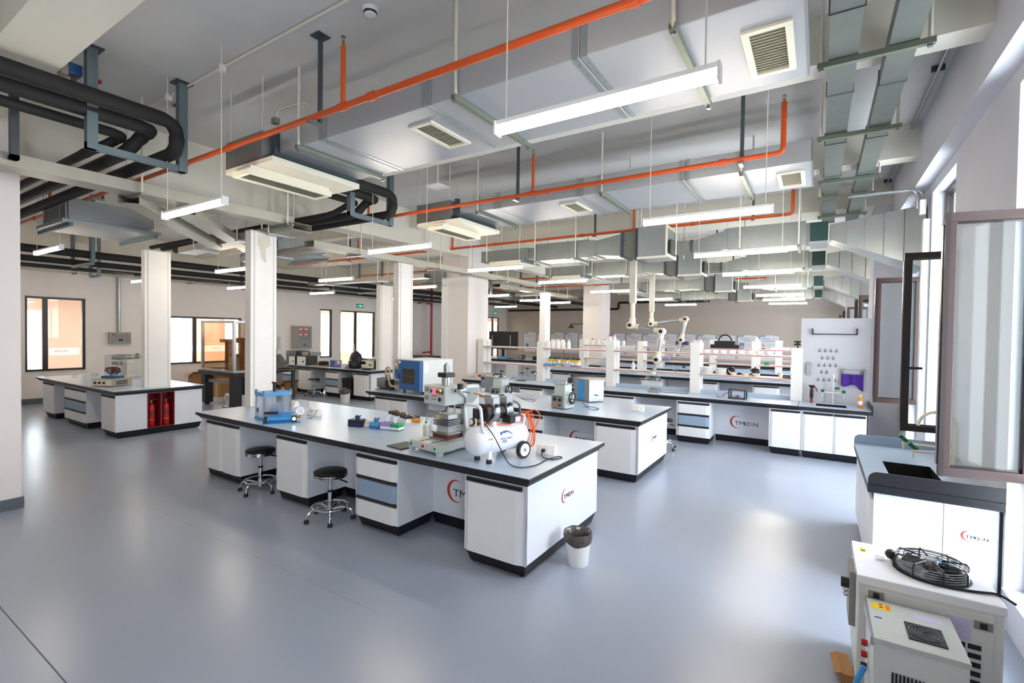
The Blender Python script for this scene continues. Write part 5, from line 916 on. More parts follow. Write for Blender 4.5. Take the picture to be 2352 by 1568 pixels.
# ------------------------------------------------------------------ drying board and sink fittings
t = T('drying_board', 'white peg board above the sink with rows of grey pegs', 'peg board', (.255, 9.985, ZT))
P(MB().box(-.505, .5, 0, .02, 0, 1.46), 'board', 'wall_white', t, 0, .002)
def bp_(px, py): return ((px-1841.2)/(2003-1841.2)*1.007-.507, 1.46-(py-731)/(928-731)*1.46-.0)
rows = [(808, 4, 1887), (825, 3, 1893), (842, 4, 1886), (858, 2, 1892), (876, 4, 1885)]
for py, n, px in rows:
    for k in range(n):
        u, v = bp_(px+13*k, py); pg = P(MB().cyl((0, 0, 0), (0, -.008, 0), .02, n=12), 'peg_base', 'plastic_grey', t, 1, 0, None, (u, 0, v)); P(MB().cyl((0, -.008, 0), (.0, -.07, .05), .008, .006, n=8), 'peg', 'plastic_grey', pg, 1)
u0, v0 = bp_(1869, 768); u1, _ = bp_(1971, 768)
P(MB().cyl((u0, -.05, v0), (u1, -.05, v0), .008, n=8), 'rail', 'plastic_black', t, 1)
for u in (u0, u1): P(MB().box(u-.008, u+.008, -.055, 0, v0-.01, v0+.1), 'rail_bracket', 'plastic_black', t)
u, v = bp_(1862, 850); P(MB().box(u-.035, u+.035, -.04, 0, v-.11, v+.11), 'test_tube_rack', 'chrome', t, 0, .01)
ua, va = bp_(1940, 848); ub, _ = bp_(1986, 848)
P(MB().cyl((ua, -.09, va), (ub, -.09, va), .008).cyl((ua, -.03, va-.09), (ub, -.03, va-.09), .007), 'towel_bar', 'chrome', t, 1)
for u in (ua, ub): P(MB().box(u-.02, u+.02, -.1, 0, va-.012, va+.012), 'towel_bracket', 'chrome', t); P(MB().box(u-.012, u+.012, -.05, 0, va-.1, va), 'towel_bracket', 'chrome', t)
m = MB(); nx, nz = 20, 7; wv = ub-ua+.02
for j in range(nz):
    for i in range(nx): q = i/(nx-1); m.v.append((.255+ua-.01+wv*q, 9.985-.05-.02*math.sin(q*14)-.012*(j/(nz-1)), ZT+va-.08-(.19+.08*(q > .7)*((q-.7)/.3)+.02*math.sin(q*9))*j/(nz-1)))
m.f = [(j*nx+i, j*nx+i+1, (j+1)*nx+i+1, (j+1)*nx+i) for j in range(nz-1) for i in range(nx-1)]
o = one(m, 'hand_towel', 'purple', 'purple towel hanging from the chrome towel bar', 'towel', None, 60); sd = o.modifiers.new('thick', 'SOLIDIFY'); sd.thickness = .006
def lab_tap(loc, rz, label, tall=True, hk='green_dark'):
    t = T('laboratory_tap', label, 'tap', loc, rz)
    if tall:
        P(MB().tube(bend([(0, 0, 0), (0, 0, .5), (.0, -.1, .5), (.0, -.12, .42)], .06), .012, 10), 'spout', 'plastic_white', t, 1); P(MB().cyl((-.15, 0, .19), (.15, 0, .19), .011), 'manifold', 'plastic_white', t, 1)
        for sx in (-1, 1): P(MB().cyl((sx*.15, 0, .18), (sx*.15, -.04, .18), .012).cyl((sx*.15, -.04, .18), (sx*.15, -.04, .1), .008), 'nozzle', 'plastic_white', t, 1); P(MB().lathe([(.012, .19), (.026, .2), (.026, .235), (.018, .24)], (sx*.15, -.02, 0), 10), 'knob', hk, t, 1)
        P(MB().cyl((.02, -.01, .27), (.09, -.01, .27), .018, n=10), 'knob', hk, t, 1)
    return t
lab_tap((.24, 9.86, ZT), 0, 'white triple laboratory tap with green knobs at the far sink')
t = T('laboratory_tap', 'pale laboratory tap with green knobs over the window sink', 'tap', (1.0, 5.5, ZT), 0)
P(MB().tube(bend([(0, 0, 0), (0, 0, .2), (-.3, .1, .19)], .05), .011, 8), 'spout', 'ceramic_cream', t, 1); P(MB().tube(bend([(0, -.05, 0), (0, -.05, .17), (-.26, -.02, .15)], .05), .011, 8), 'spout', 'ceramic_cream', t, 1); P(MB().tube(arc((-.02, .55, .3), .14, 180, 20, 10, 'xz')+[(.11, .55, .25), (.11, .55, 0)], .014, 8), 'swan_neck', 'ceramic_cream', t, 1)
for x, y, z in ((-.32, .11, .21), (-.27, -.02, .17)): P(MB().cyl((x+.03, y+.02, z-.01), (x-.03, y-.0, z+.05), .018, n=10), 'knob', 'green_dark', t, 1); P(MB().cyl((x, y, z-.01), (x, y, z-.08), .011, .007), 'nozzle', 'ceramic_cream', t, 1)
def squirt(loc, label, k1, k2, h=.2, r=.032, lab=None):
    t = T('cleaning_bottle', label, 'bottle', loc); P(MB().lathe([(r, 0), (r*1.03, .01), (r, h*.5), (r*.95, h*.72), (r*.5, h*.84), (r*.45, h)], n=16), 'bottle', k1, t, 1); P(MB().lathe([(r*.5, h*.97), (r*.5, h*1.12), (r*.2, h*1.18)], n=12), 'cap', k2, t, 1)
    if lab: P(MB().lathe([(r*1.02, h*.3), (r*1.01, h*.62)], n=16, cap=False), 'label_sticker', lab, t)
squirt((.6, 9.55, ZT), 'orange cleaning bottle with yellow cap by the far sink', 'bottle_orange', 'yellow', .19, .034, 'paper')
t = T('garden_sprayer', 'black and red trigger handle standing at the sink board', 'sprayer', (-.07, 9.85, ZT)); P(MB().lathe([(.03, 0), (.012, .03), (.016, .06), (.026, .12), (.024, .22), (.015, .25)], n=12), 'handle', 'plastic_black', t, 1); P(MB().box(-.03, -.022, -.01, .01, .05, .22), 'grip_stripe', 'red', t); P(MB().lathe([(.02, .25), (.05, .29), (.05, .3)], n=14), 'spray_head', 'plastic_black', t, 1); P(MB().tube([(.02, 0, .27), (.06, 0, .26), (.08, 0, .2)], .012, 8), 'trigger', 'red', t, 1); P(MB().lathe([(.03, 0), (.02, .03)], n=12), 'base', 'red', t)
# ------------------------------------------------------------------ extraction arms
def arm(pts, y, zt, label):
    """pts: ceiling column foot, elbow, elbow, elbow, hood (x, z)"""
    t = T('extraction_arm', label, 'fume arm', (0, y, 0)); (x0, z0), e1, e2, e3, hd = pts
    P(MB().box(x0-.06, x0+.06, -.06, .06, z0+.0, zt), 'ceiling_column', 'alu', t, 0, .004); P(MB().cyl((x0, 0, e1[1]+.1), (x0, 0, z0+.03), .048, n=16), 'drop_pipe', 'ceramic_cream', t, 1)
    js = [e1, e2, e3]
    P(MB().tube([(x0, 0, e1[1]+.15), (x0, 0, e1[1]+.02)], .062, 14), 'swivel', 'ceramic_cream', t, 1)
    for k, (x, z) in enumerate(js):
        j = P(MB().cyl((x, -.1, z), (x, .07, z), .07, n=18), 'elbow_joint', 'ceramic_cream', t, 1); P(MB().cyl((x, -.115, z), (x, -.1, z), .038, n=16), 'joint_knob', 'plastic_black', j, 1)
    for a, b in ((e1, e2), (e2, e3)): P(MB().cyl((a[0], .0, a[1]), (b[0], .0, b[1]), .042, n=16), 'arm_tube', 'alu_metal', t, 1); d = (Vector((b[0]-a[0], b[1]-a[1])).normalized()*.16); P(MB().cyl((a[0], 0, a[1]), (a[0]+d.x, 0, a[1]+d.y), .054, n=16), 'arm_sleeve', 'ceramic_cream', t, 1); P(MB().cyl((b[0], 0, b[1]), (b[0]-d.x, 0, b[1]-d.y), .054, n=16), 'arm_sleeve', 'ceramic_cream', t, 1)
    P(MB().cyl((e3[0], 0, e3[1]), (hd[0], 0, hd[1]), .042, n=16), 'hood_neck', 'alu_metal', t, 1); P(MB().cyl((hd[0], 0, hd[1]), (hd[0], 0, hd[1]+.06), .055, n=16), 'hood_collar', 'ceramic_cream', t, 1)
    P(MB().lathe([(.05, 0), (.1, -.02), (.15, -.07), (.175, -.13), (.185, -.14), (.19, -.145)], (hd[0], 0, hd[1]), 28, cap=False), 'hood_dome', 'dome', t, 1); P(MB().ring((hd[0], 0, hd[1]-.145), .19, .004, 32, 6), 'hood_rim', 'frosted', t, 1)
arm([(-3.22, 2.62), (-3.25, 2.17), (-2.62, 2.05), (-2.7, 1.49), (-2.78, 1.19)], 9.7, ZC, 'cream extraction arm with clear dome over the shelf bench')
arm([(-3.85, 2.6), (-3.85, 2.27), (-2.95, 2.4), (-3.05, 1.85), (-3.15, 1.55)], 13.2, ZC, 'cream extraction arm with clear dome behind the first arm')
# ------------------------------------------------------------------ chiller and power unit by the window
t = T('water_chiller', 'white water chiller with a round fan on its top', 'chiller', (.515, 3.55, 0))
a, b = .295, .26
P(MB().box(-a, a, -b, b, .06, .64), 'cabinet', 'mach_white', t, 0, .008); P(MB().box(-a-.006, a+.006, -b-.006, b+.006, .63, .68), 'top_cover', 'white_enamel', t, 0, .006); P(MB().box(-a+.03, a-.04, -b-.008, -b, .1, .615), 'service_panel', 'mach_white', t, 0, .003)
for x, z in ((-.215, .59), (.215, .565)): l_ = P(MB().box(x-.035, x+.035, -b-.014, -b-.006, z-.02, z+.02), 'latch', 'plastic_grey', t); P(MB().box(x-.014, x+.014, -b-.017, -b-.013, z-.014, z+.014), 'latch_grip', 'plastic_black', l_)
for r_ in range(6):
    for c_ in range(2): P(MB().box(.1+c_*.06, .15+c_*.06, -b-.011, -b-.007, .21+r_*.045, .235+r_*.045), 'vent_slot', 'plastic_black', t)
d_ = P(MB().box(.07, .17, -b-.0095, -b-.0085, .47, .58), 'data_plate', 'lilac', t)
for k in range(6): P(MB().box(.08, .16-.02*(k % 2), -b-.0098, -b-.0094, .485+k*.014, .488+k*.014), 'print_line', 'ink_light', d_)
w_ = P(MB().box(-.265, -.235, .1, .16, .6805, .6812), 'warning_label', 'yellow', t); P(MB().box(-.26, -.24, .11, .13, .681, .6815), 'warning_print', 'ink', w_)
w_ = P(MB().box(-.2, -.145, .0, .11, .6805, .6812), 'rating_label', 'paper', t)
for k in range(4): P(MB().box(-.195, -.15, .01+k*.022, .016+k*.022, .681, .6815), 'print_line', 'ink', w_)
P(MB().box(.12, .2, .18, .235, .6805, .6812), 'rating_label', 'sky_blue', t)
P(MB().box(-a-.03, -a, -.1, .12, .3, .62), 'side_control', 'plastic_grey', t, 0, .004); P(MB().cyl((-a-.03, -.05, .53), (-a-.07, -.05, .53), .03, n=12), 'switch_knob', 'plastic_black', t)
for k in range(2): P(MB().cyl((-a-.0, .03+.06*k, .45), (-a-.05, .03+.06*k, .42), .012), 'water_fitting', 'chrome', t)
for x in (-.24, .24):
    for y in (-.2, .2): P(MB().cyl((x-.012, y, .03), (x+.012, y, .03), .03, n=12).box(x-.02, x+.02, y-.02, y+.02, .05, .06), 'caster', 'rubber', t)
cx, cy, z0 = .05, -.01, .68
P(MB().lathe([(.17, z0), (.172, z0+.002), (.15, z0+.004)], (cx, cy, 0), 32), 'fan_ring', 'plastic_black', t)
for k in range(5): P(MB().ring((cx, cy, z0+.012+k*.013), .158, .0035, 32, 5), 'guard_ring', 'steel', t)
for k in range(2): P(MB().ring((cx, cy, z0+.076), .12+.022*k, .0022, 32, 4), 'guard_ring', 'plastic_black', t)
P(MB().lathe([(.001, z0+.012), (.15, z0+.012)], (cx, cy, 0), 32, cap=False), 'fan_well', 'screen', t)
for k in range(8):
    an = R(45*k+10); c_, s_ = math.cos(an), math.sin(an); P(MB().tube([(cx+.05*c_, cy+.05*s_, z0+.076), (cx+.155*c_, cy+.155*s_, z0+.076), (cx+.166*c_, cy+.166*s_, z0+.06), (cx+.168*c_, cy+.168*s_, z0)], .0045, 5), 'guard_spoke', 'plastic_black', t)
P(MB().cyl((cx, cy, z0+.02), (cx, cy, z0+.08), .03, n=18), 'fan_motor', 'alu_metal', t, 1)
for k in range(5):
    an = R(72*k); P(MB()._a([(cx+.04*math.cos(an), cy+.04*math.sin(an), z0+.05), (cx+.14*math.cos(an-.25), cy+.14*math.sin(an-.25), z0+.055), (cx+.14*math.cos(an+.45), cy+.14*math.sin(an+.45), z0+.02), (cx+.04*math.cos(an+.7), cy+.04*math.sin(an+.7), z0+.02)], [(0, 1, 2, 3)]), 'fan_blade', 'plastic_black', t)
P(MB().ball((cx-.175, cy+.04, z0+.045), .028, 10, 8), 'cable_gland', 'plastic_black', t); P(MB().tube(bend([(cx-.18, cy+.04, z0+.03), (cx-.13, cy-.12, z0+.008), (cx, cy-.18, z0+.008), (cx+.15, cy-.16, z0+.008), (.3, -.13, z0+.01), (.36, -.15, z0-.02)], .08), .007, 6), 'fan_cable', 'rubber', t, 1)
t = T('laser_power_unit', 'light grey power unit with square fan grille before the chiller', 'power unit', (.425, 3.04, 0))
a, b = .17, .205
P(MB().box(-a, a, -b, b, .05, .575), 'casing', 'mach_white', t, 0, .004); P(MB().box(-a-.004, a+.004, -b-.004, b+.004, .555, .58), 'top_cover', 'mach_grey', t, 0, .003)
g = P(MB().box(-.03, .11, -.13, .03, .58, .586), 'fan_grille', 'plastic_black', t)
for k in range(5): P(MB().ring((.04, -.05, .588), .015+.012*k, .002, 24, 4), 'grille_ring', 'steel', g)
w_ = P(MB().box(-.155, -.07, .1, .17, .5802, .5808), 'warning_label', 'yellow', t); P(MB().box(-.12, -.105, .12, .135, .5806, .5812), 'warning_print', 'red', w_); P(MB().box(-.12, -.105, .15, .165, .5806, .5812), 'warning_print', 'red', w_); P(MB().box(-.095, -.075, .11, .165, .5806, .5811), 'warning_print', 'amber', w_)
P(MB().box(-.15, -.12, .0, .012, .5802, .5808), 'print_mark', 'navy', t); P(MB().box(.02, .13, .1, .15, .5802, .5806), 'print_mark', 'lilac', t)
for k in range(14): P(MB().box(-.1+k*.014, -.092+k*.014, -b-.006, -b-.003, .38, .44), 'vent_slot', 'plastic_black', t)
P(MB().box(.04, .15, -b-.005, -b-.002, .3, .36), 'warning_label', 'yellow', t)
for z in (.36, .42, .3): P(MB().cyl((-a-.004, .03, z), (-a-.03, .03, z), .016), 'terminal', 'red' if z > .32 else 'plastic_black', t)
P(MB().tube(bend([(-a-.02, -.05, .34), (-a-.06, -.08, .25), (-a-.06, -.1, .05)], .05), .014, 8), 'coolant_hose', 'press_blue', t, 1)
P(MB().box(-a-.012, -a, -b, b, .54, .58), 'corner_trim', 'alu_metal', t)
for x in (-.14, .14):
    for y in (-.17, .17): P(MB().cyl((x, y, 0), (x, y, .05), .02), 'foot', 'rubber', t)
t = T('cardboard_box', 'flattened brown carton on the floor beside the chiller', 'box', (.17, 3.55, 0), R(6)); P(MB().box(-.035, .03, -.2, .02, 0, .06), 'body', 'carton', t); P(MB().cbox((-.045, -.09, .055), (.04, .2, .004), 0, 0, R(-25)), 'flap', 'carton', t)
# ------------------------------------------------------------------ left bench things
t = T('power_supply', 'beige rack power supply under a blue tray of leads', 'instrument', (-11.6, 3.78, ZT), R(28)); P(MB().box(-.21, .21, -.24, .22, .01, .14), 'casing', 'beige', t, 0, .006)
for z in (.05, .09): P(MB().box(.211, .213, -.15, .1, z-.012, z+.012), 'vent_strip', 'ink', t)
P(MB().box(-.2, .2, -.246, -.24, .02, .13), 'front_panel', 'ceramic_cream', t)
for k in range(3): P(MB().cyl((-.12+k*.09, -.246, .075), (-.12+k*.09, -.262, .075), .022, n=12), 'knob', 'plastic_black', t)
t = T('lead_tray', 'blue tray with tangled black leads on the power supply', 'tray', (-11.66, 3.8, ZT+.14), R(28)); P(MB().box(-.15, .15, -.1, .1, 0, .045), 'tray', 'blue_paint', t, 0, .004)
for k in range(6): P(MB().tube([(.1*math.sin(k+i*.9), .08*math.cos(k*1.7+i*1.1), .05+.16*abs(math.sin(i*.5+k*.4))) for i in range(10)], .006, 5), 'test_lead', 'red_dark' if k == 2 else 'rubber', t, 1)
t = T('acrylic_cabinet', 'clear acrylic case housing wired modules on the left bench', 'instrument', (-13.2, 4.55, ZT), R(5))
for x0, x1, y0, y1, z0, z1 in ((-.4, .4, -.25, -.244, 0, .5), (-.4, .4, .244, .25, 0, .5), (-.4, -.394, -.244, .244, 0, .5), (.394, .4, -.244, .244, 0, .5), (-.4, .4, -.25, .25, .5, .506)): P(MB().box(x0, x1, y0, y1, z0, z1), 'acrylic_panel', 'clear', t)
for z, k in ((.12, 'red_dark'), (.28, 'plastic_grey'), (.4, 'plastic_grey')): P(MB().box(-.3, .1, -.15, .2, z, z+.07), 'module', k, t)
P(MB().box(.15, .36, -.15, .2, .05, .42), 'power_module', 'ceramic_cream', t); P(MB().tube(bend([(.1, -.2, .4), (.3, -.22, .2), (.2, -.2, .02)], .1), .008, 6), 'hose', 'plastic_white', t)
one(MB().lathe([(.05, 0), (.05, .07), (.046, .07), (.046, .006)], (-13.9, 3.85, ZT), 18), 'glass_dish', 'clear', 'small clear glass dish on the left bench', 'dish', None, 1)
socket_box((-14.1, 4.25), R(5), 'white desk socket near the left window')
t = T('wall_socket', 'black and white wall socket behind the acrylic case', 'power socket', (XL, 5.85+.2, 1.18)); P(MB().box(0, .02, -.06, .06, -.05, .05), 'plate', 'plastic_white', t); P(MB().box(.02, .06, -.05, .03, -.03, .04), 'adapter', 'plastic_black', t)
# ------------------------------------------------------------------ optical table with enclosure
t = T('optical_table', 'black framed table carrying the amber enclosure', 'table', (-12.75, 6.85, 0))
P(MB().box(-.95, .8, -.58, .55, .8, .9), 'table_top', 'plastic_black', t, 0, .005)
for x in (-.72, .66):
    for y in (-.46, .42): l_ = P(MB().box(x-.1, x+.1, y-.1, y+.1, .06, .8), 'leg', 'plastic_black', t); P(MB().cyl((x, y, 0), (x, y, .06), .06, n=12), 'levelling_foot', 'rubber', l_)
P(MB().box(-.72, .66, -.48, -.42, .6, .68), 'cross_rail', 'plastic_grey', t); P(MB().box(-.72, .66, .4, .46, .6, .68), 'cross_rail', 'plastic_grey', t)
t = T('laser_enclosure', 'amber acrylic enclosure in an aluminium frame', 'enclosure', (-12.85, 6.85, .9)); a, b, h = .77, .5, 1.28
for x in (-a, a):
    for y in (-b, b): P(MB().box(x-.03, x+.03, y-.03, y+.03, 0, h), 'corner_post', 'alu_metal', t)
for z in (.0, h-.05):
    for y in (-b, b): P(MB().box(-a+.03, a-.03, y-.025, y+.025, z, z+.05), 'rail', 'alu_metal', t)
    for x in (-a, a): P(MB().box(x-.025, x+.025, -b+.03, b-.03, z, z+.05), 'rail', 'alu_metal', t)
for y in (-b, b): P(MB().box(-a+.03, a-.03, y-.003, y+.003, .05, h-.05), 'acrylic_panel', 'amber_acrylic', t)
for x in (-a, a): P(MB().box(x-.003, x+.003, -b+.03, b-.03, .05, h-.05), 'acrylic_panel', 'amber_acrylic', t)
t = T('laser_gantry', 'machine gantry with two posts inside the amber enclosure', 'machine', (-12.85, 6.85, .9)); P(MB().box(-.45, -.33, -.1, .1, .0, .72).box(.3, .42, -.1, .1, 0, .72), 'post', 'carton_dark', t); P(MB().box(-.68, .6, -.12, .12, .72, .8).box(.0, .6, -.12, .12, .8, .85), 'beam', 'carton_dark', t); P(MB().box(-.1, .25, -.2, .15, 0, .35), 'stage', 'beige', t, 0, .01); P(MB().cyl((-.05, -.1, .0), (-.05, -.1, .45), .04).cyl((.2, -.1, 0), (.2, -.1, .42), .04), 'actuator', 'plastic_grey', t); P(MB().box(-.12, .27, -.22, .17, .35, .42), 'stage_top', 'carton_dark', t)
t = T('pump_unit', 'pale pump with hose and cables under the black table', 'pump', (-12.45, 6.6, 0)); P(MB().box(-.12, .15, -.15, .15, .02, .3), 'body', 'mach_white', t, 0, .02); P(MB().box(.02, .12, -.153, -.15, .17, .23), 'name_plate', 'ink_light', t); P(MB().tube(bend([(-.1, -.1, .28), (-.25, -.12, .33), (-.32, -.1, .15), (-.22, -.05, .03)], .1), .035, 10), 'hose', 'plastic_white', t, 1); P(MB().tube(bend([(.1, -.16, .1), (.3, -.25, .02), (-.1, -.3, .02), (-.3, -.15, .02)], .1), .01, 6), 'cable', 'rubber', t, 1)
one(MB().lathe([(.13, 0), (.14, .02), (.14, .34), (.12, .36)], (-12.0, 7.25, 0), 18), 'gas_drum', 'plastic_black', 'round black drum under the optical table', 'drum', None, 1)
# instrument table
t = T('instrument_table', 'dark steel table with instrument and tilted monitor', 'table', (-13.3, 8.0, 0)); P(MB().box(-.7, .62, -.4, .4, .78, .82), 'table_top', 'plastic_black', t)
for x in (-.66, .56):
    for y in (-.36, .36): P(MB().box(x-.04, x+.04, y-.04, y+.04, 0, .78), 'leg', 'dark_steel', t)
P(MB().box(-.66, .56, -.38, -.34, .2, .24), 'stretcher', 'dark_steel', t)
t = T('tilted_monitor', 'tilted grey monitor on an arm beside the front column', 'monitor', (-12.95, 7.95, .82), R(35)); P(MB().cbox((.15, 0, .28), (.04, .4, .42), 0, 0, R(-35)), 'screen_case', 'plastic_grey', t, 0, .01); P(MB().cbox((.175, 0, .3), (.005, .36, .36), 0, 0, R(-35)), 'screen', 'plastic_black', t); P(MB().tube([(-.3, 0, .0), (-.25, 0, .3), (.1, 0, .28)], .03, 8), 'arm', 'plastic_black', t); P(MB().box(.15, .6, -.2, .2, .05, .08), 'keyboard_tray', 'plastic_black', t)
t = T('glass_reactor', 'silver column instrument on the dark steel table', 'instrument', (-13.25, 8.15, .82)); P(MB().box(-.15, .2, -.15, .15, 0, .3), 'base', 'mach_white', t)
for x in (-.1, 0, .1): P(MB().cyl((x, 0, .3), (x, 0, .95), .03), 'tube', 'chrome', t, 1)
P(MB().cyl((.2, 0, .6), (.2, .0, .95), .1, n=16), 'vessel', 'mach_white', t, 1)
# cartons
for i, (x, y, s_, h, l) in enumerate(((-15.9, 7.3, .45, .62, 'open brown carton under the wide window'), (-15.3, 7.6, .45, .6, 'open brown carton beside the enclosure table'), (-14.7, 7.35, .3, .5, 'closed brown carton near the table leg'), (-15.2, 8.3, .5, .85, 'tall brown carton with raised flap'), (-14.45, 8.35, .5, .45, 'low brown carton behind the table'), (-13.6, 8.75, .4, .4, 'brown carton behind the instrument table'))):
    t = T('cardboard_box', l, 'box', (x, y, 0), R((i*13) % 30-12)); a = s_/2
    if 'closed' in l: P(MB().box(-a, a, -a, a, 0, h), 'body', 'carton', t, 0, .003)
    else:
        P(MB().box(-a, a, -a, -a+.008, 0, h).box(-a, a, a-.008, a, 0, h).box(-a, -a+.008, -a, a, 0, h).box(a-.008, a, -a, a, 0, h).box(-a, a, -a, a, 0, .01), 'body', 'carton', t)
        P(MB().cbox((0, -a-.06, h-.03), (s_, .16, .005), 0, R(35)), 'flap', 'carton', t); P(MB().cbox((a+.06, 0, h+.03), (.14, s_, .005), 0, 0, R(-25)), 'flap', 'carton_dark', t)
    P(MB().box(-.03, .03, -a-.001, -a, 0, h), 'tape', 'beige', t)
# ------------------------------------------------------------------ backpack bench things
def case(name, label, loc, d, k, front=None, rz=0, cat='instrument'):
    a, b, c = d[0]/2, d[1]/2, d[2]; t = T(name, label, cat, loc, rz); P(MB().box(-a, a, -b, b, 0, c), 'casing', k, t, 0, .006)
    if front: f = P(MB().box(-a+.01, a-.01, -b-.006, -b, .01, c-.01), 'front_panel', front, t); P(MB().box(a*.2, a*.6, -b-.009, -b-.006, c*.35, c*.5), 'handle', 'plastic_black', f)
    return t
case('computer_case', 'black computer case behind the twin white-fronted instruments', (-14.75, 9.85, ZT), (.55, .5, .42), 'plastic_black'); case('battery_tester', 'white-fronted black tester beside the computer case', (-14.25, 9.5, ZT), (.3, .4, .28), 'plastic_black', 'mach_white', R(4)); case('battery_tester', 'white-fronted dark tester with a frame on top', (-13.8, 9.55, ZT), (.42, .45, .29), 'plastic_black', 'mach_white', R(4))
t = case('rack_unit', 'grey unit with black frame lying on the testers', (-13.9, 9.75, ZT+.295), (.5, .4, .12), 'plastic_grey'); P(MB().tube([(-.2, -.21, 0), (-.2, -.21, .15), (.2, -.21, .15), (.2, -.21, 0)], .012, 6), 'frame', 'plastic_black', t)
t = T('cable_coil', 'black coil of cable on a brown tray', 'cable', (-13.05, 9.6, ZT)); P(MB().box(-.3, .3, -.15, .15, 0, .035), 'tray', 'carton', t); P(MB().ring((0, 0, .075), .14, .035, 20, 8).ring((0, 0, .12), .13, .03, 20, 8), 'coil', 'rubber', t, 1)
case('box_file', 'grey box with blue side behind the cable coil', (-12.65, 9.75, ZT), (.25, .25, .2), 'plastic_grey', 'blue_paint'); carton_box((-12.35, 9.6), (.2, .12, .1), R(20), 'violet', 'violet tissue box beside the backpack', 'tissue box', 'blue_paint', 'tissue', 'tissue_box'); case('small_carton', 'small white carton beside the backpack', (-12.05, 9.65, ZT), (.2, .2, .12), 'plastic_white')
t = T('backpack', 'black backpack standing on the bench near the door', 'backpack', (-11.6, 9.65, ZT), R(10)); P(MB().lathe([(.16, 0), (.22, .05), (.22, .28), (.17, .42), (.07, .5), (.02, .52)], n=18), 'body', 'seat_black', t, 60).scale = (1, .7, 1); P(MB().lathe([(.12, .02), (.15, .06), (.14, .22), (.06, .27)], (0, -.12, 0), 14), 'front_pocket', 'plastic_black', t, 60); P(MB().tube([(-.1, -.17, .1), (-.2, -.24, .02), (.15, -.28, .01)], .012, 6), 'strap', 'red_dark', t); P(MB().tube(bend([(-.03, 0, .5), (0, 0, .58), (.03, 0, .5)], .03), .01, 6), 'top_handle', 'beige', t)
t = case('electronic_load', 'dark grey electronic load with cream front at the bench end', (-11.2, 9.9, ZT+.02), (.45, .4, .24), 'dark_steel', 'ceramic_cream', R(12)); P(MB().box(-.2, -.05, -.235, -.232, .12, .2), 'display', 'screen', t); P(MB().box(-.22, .22, -.2, -.16, -.02, 0), 'foot', 'rubber', t)
t = T('adapter', 'black adapters and cables lying before the electronic load', 'adapter', (-10.95, 9.45, ZT)); P(MB().box(-.08, .08, -.04, .04, 0, .04), 'adapter_body', 'plastic_black', t); P(MB().tube([(.08, 0, .02), (.2, .05, .01), (.3, -.05, .01), (.15, -.1, .01), (-.1, -.08, .01)], .01, 6), 'cable', 'rubber', t)
# ------------------------------------------------------------------ far things
t = T('flat_screen', 'large black screen seen from behind on the far bench', 'screen', (-11.5, 17.45, ZT+.05)); P(MB().box(-.74, .74, -.04, .04, .35, 1.12), 'casing', 'plastic_black', t, 0, .01); P(MB().box(-.55, -.5, -.07, -.04, .45, .95).box(.38, .43, -.07, -.04, .45, .95), 'mount_rail', 'steel', t); P(MB().box(-.4, .4, -.06, -.04, .5, .85), 'rear_cover', 'plastic_black', t); P(MB().box(-.6, .6, -.15, .15, -.05, -.03).box(-.05, .05, -.04, .04, -.03, .4), 'stand', 'plastic_black', t)
case('oscilloscope', 'dark grey oscilloscope on the far screen bench', (-10.6, 17.3, ZT), (.45, .3, .2), 'dark_steel', 'plastic_grey'); carton_box((-11.3, 17.2), (.3, .15, .1), 0, 'sky_blue', 'light blue box below the far screen'); case('metal_tray', 'black apparatus at the end of the far screen bench', (-9.7, 17.3, ZT), (.35, .25, .16), 'plastic_black'); one(MB().lathe([(.05, 0), (.05, .2), (.02, .24)], (-12.1, 17.2, ZT), 12), 'white_bottle', 'plastic_white', 'white bottle left of the far screen', 'bottle', None, 1)
t = T('wall_monitor', 'pale framed small monitor near the red standpipe', 'monitor', (-15.0, 14.0, ZT)); P(MB().box(-.25, .25, -.03, .03, .12, .8), 'casing', 'mach_white', t); P(MB().box(-.2, .2, -.035, -.03, .35, .75), 'screen', 'screen', t); P(MB().box(-.3, .3, -.15, .15, 0, .1), 'base', 'plastic_black', t)
case('metal_instrument', 'dark instrument on the standpipe bench', (-13.0, 13.9, ZT), (.5, .3, .2), 'dark_steel')
t = T('safety_shower', 'black emergency shower arm before the poster wall', 'shower', (-8.75, 19.95, 0)); P(MB().cyl((0, 0, 0), (0, 0, 2.45), .02), 'riser', 'dark_steel', t); P(MB().cyl((0, 0, 2.4), (-.72, 0, 2.4), .02), 'arm', 'dark_steel', t); P(MB().lathe([(.16, 2.22), (.06, 2.32), (.03, 2.4)], (-.72, 0, 0), 16), 'shower_head', 'dark_steel', t); P(MB().tube([(-.1, 0, 2.4), (-.35, 0, 2.62)], .008, 5), 'pull_rod', 'steel', t)
nm = ['closest to the drying board', 'second from the drying board', 'third from the drying board', 'fourth from the drying board', 'fifth from the drying board', 'sixth from the drying board', 'seventh from the drying board', 'eighth from the drying board', 'ninth from the drying board', 'behind the second pillar', 'just past the second pillar', 'fourth from the slim column end', 'third from the slim column end', 'beside the slim column', 'half behind the slim column']
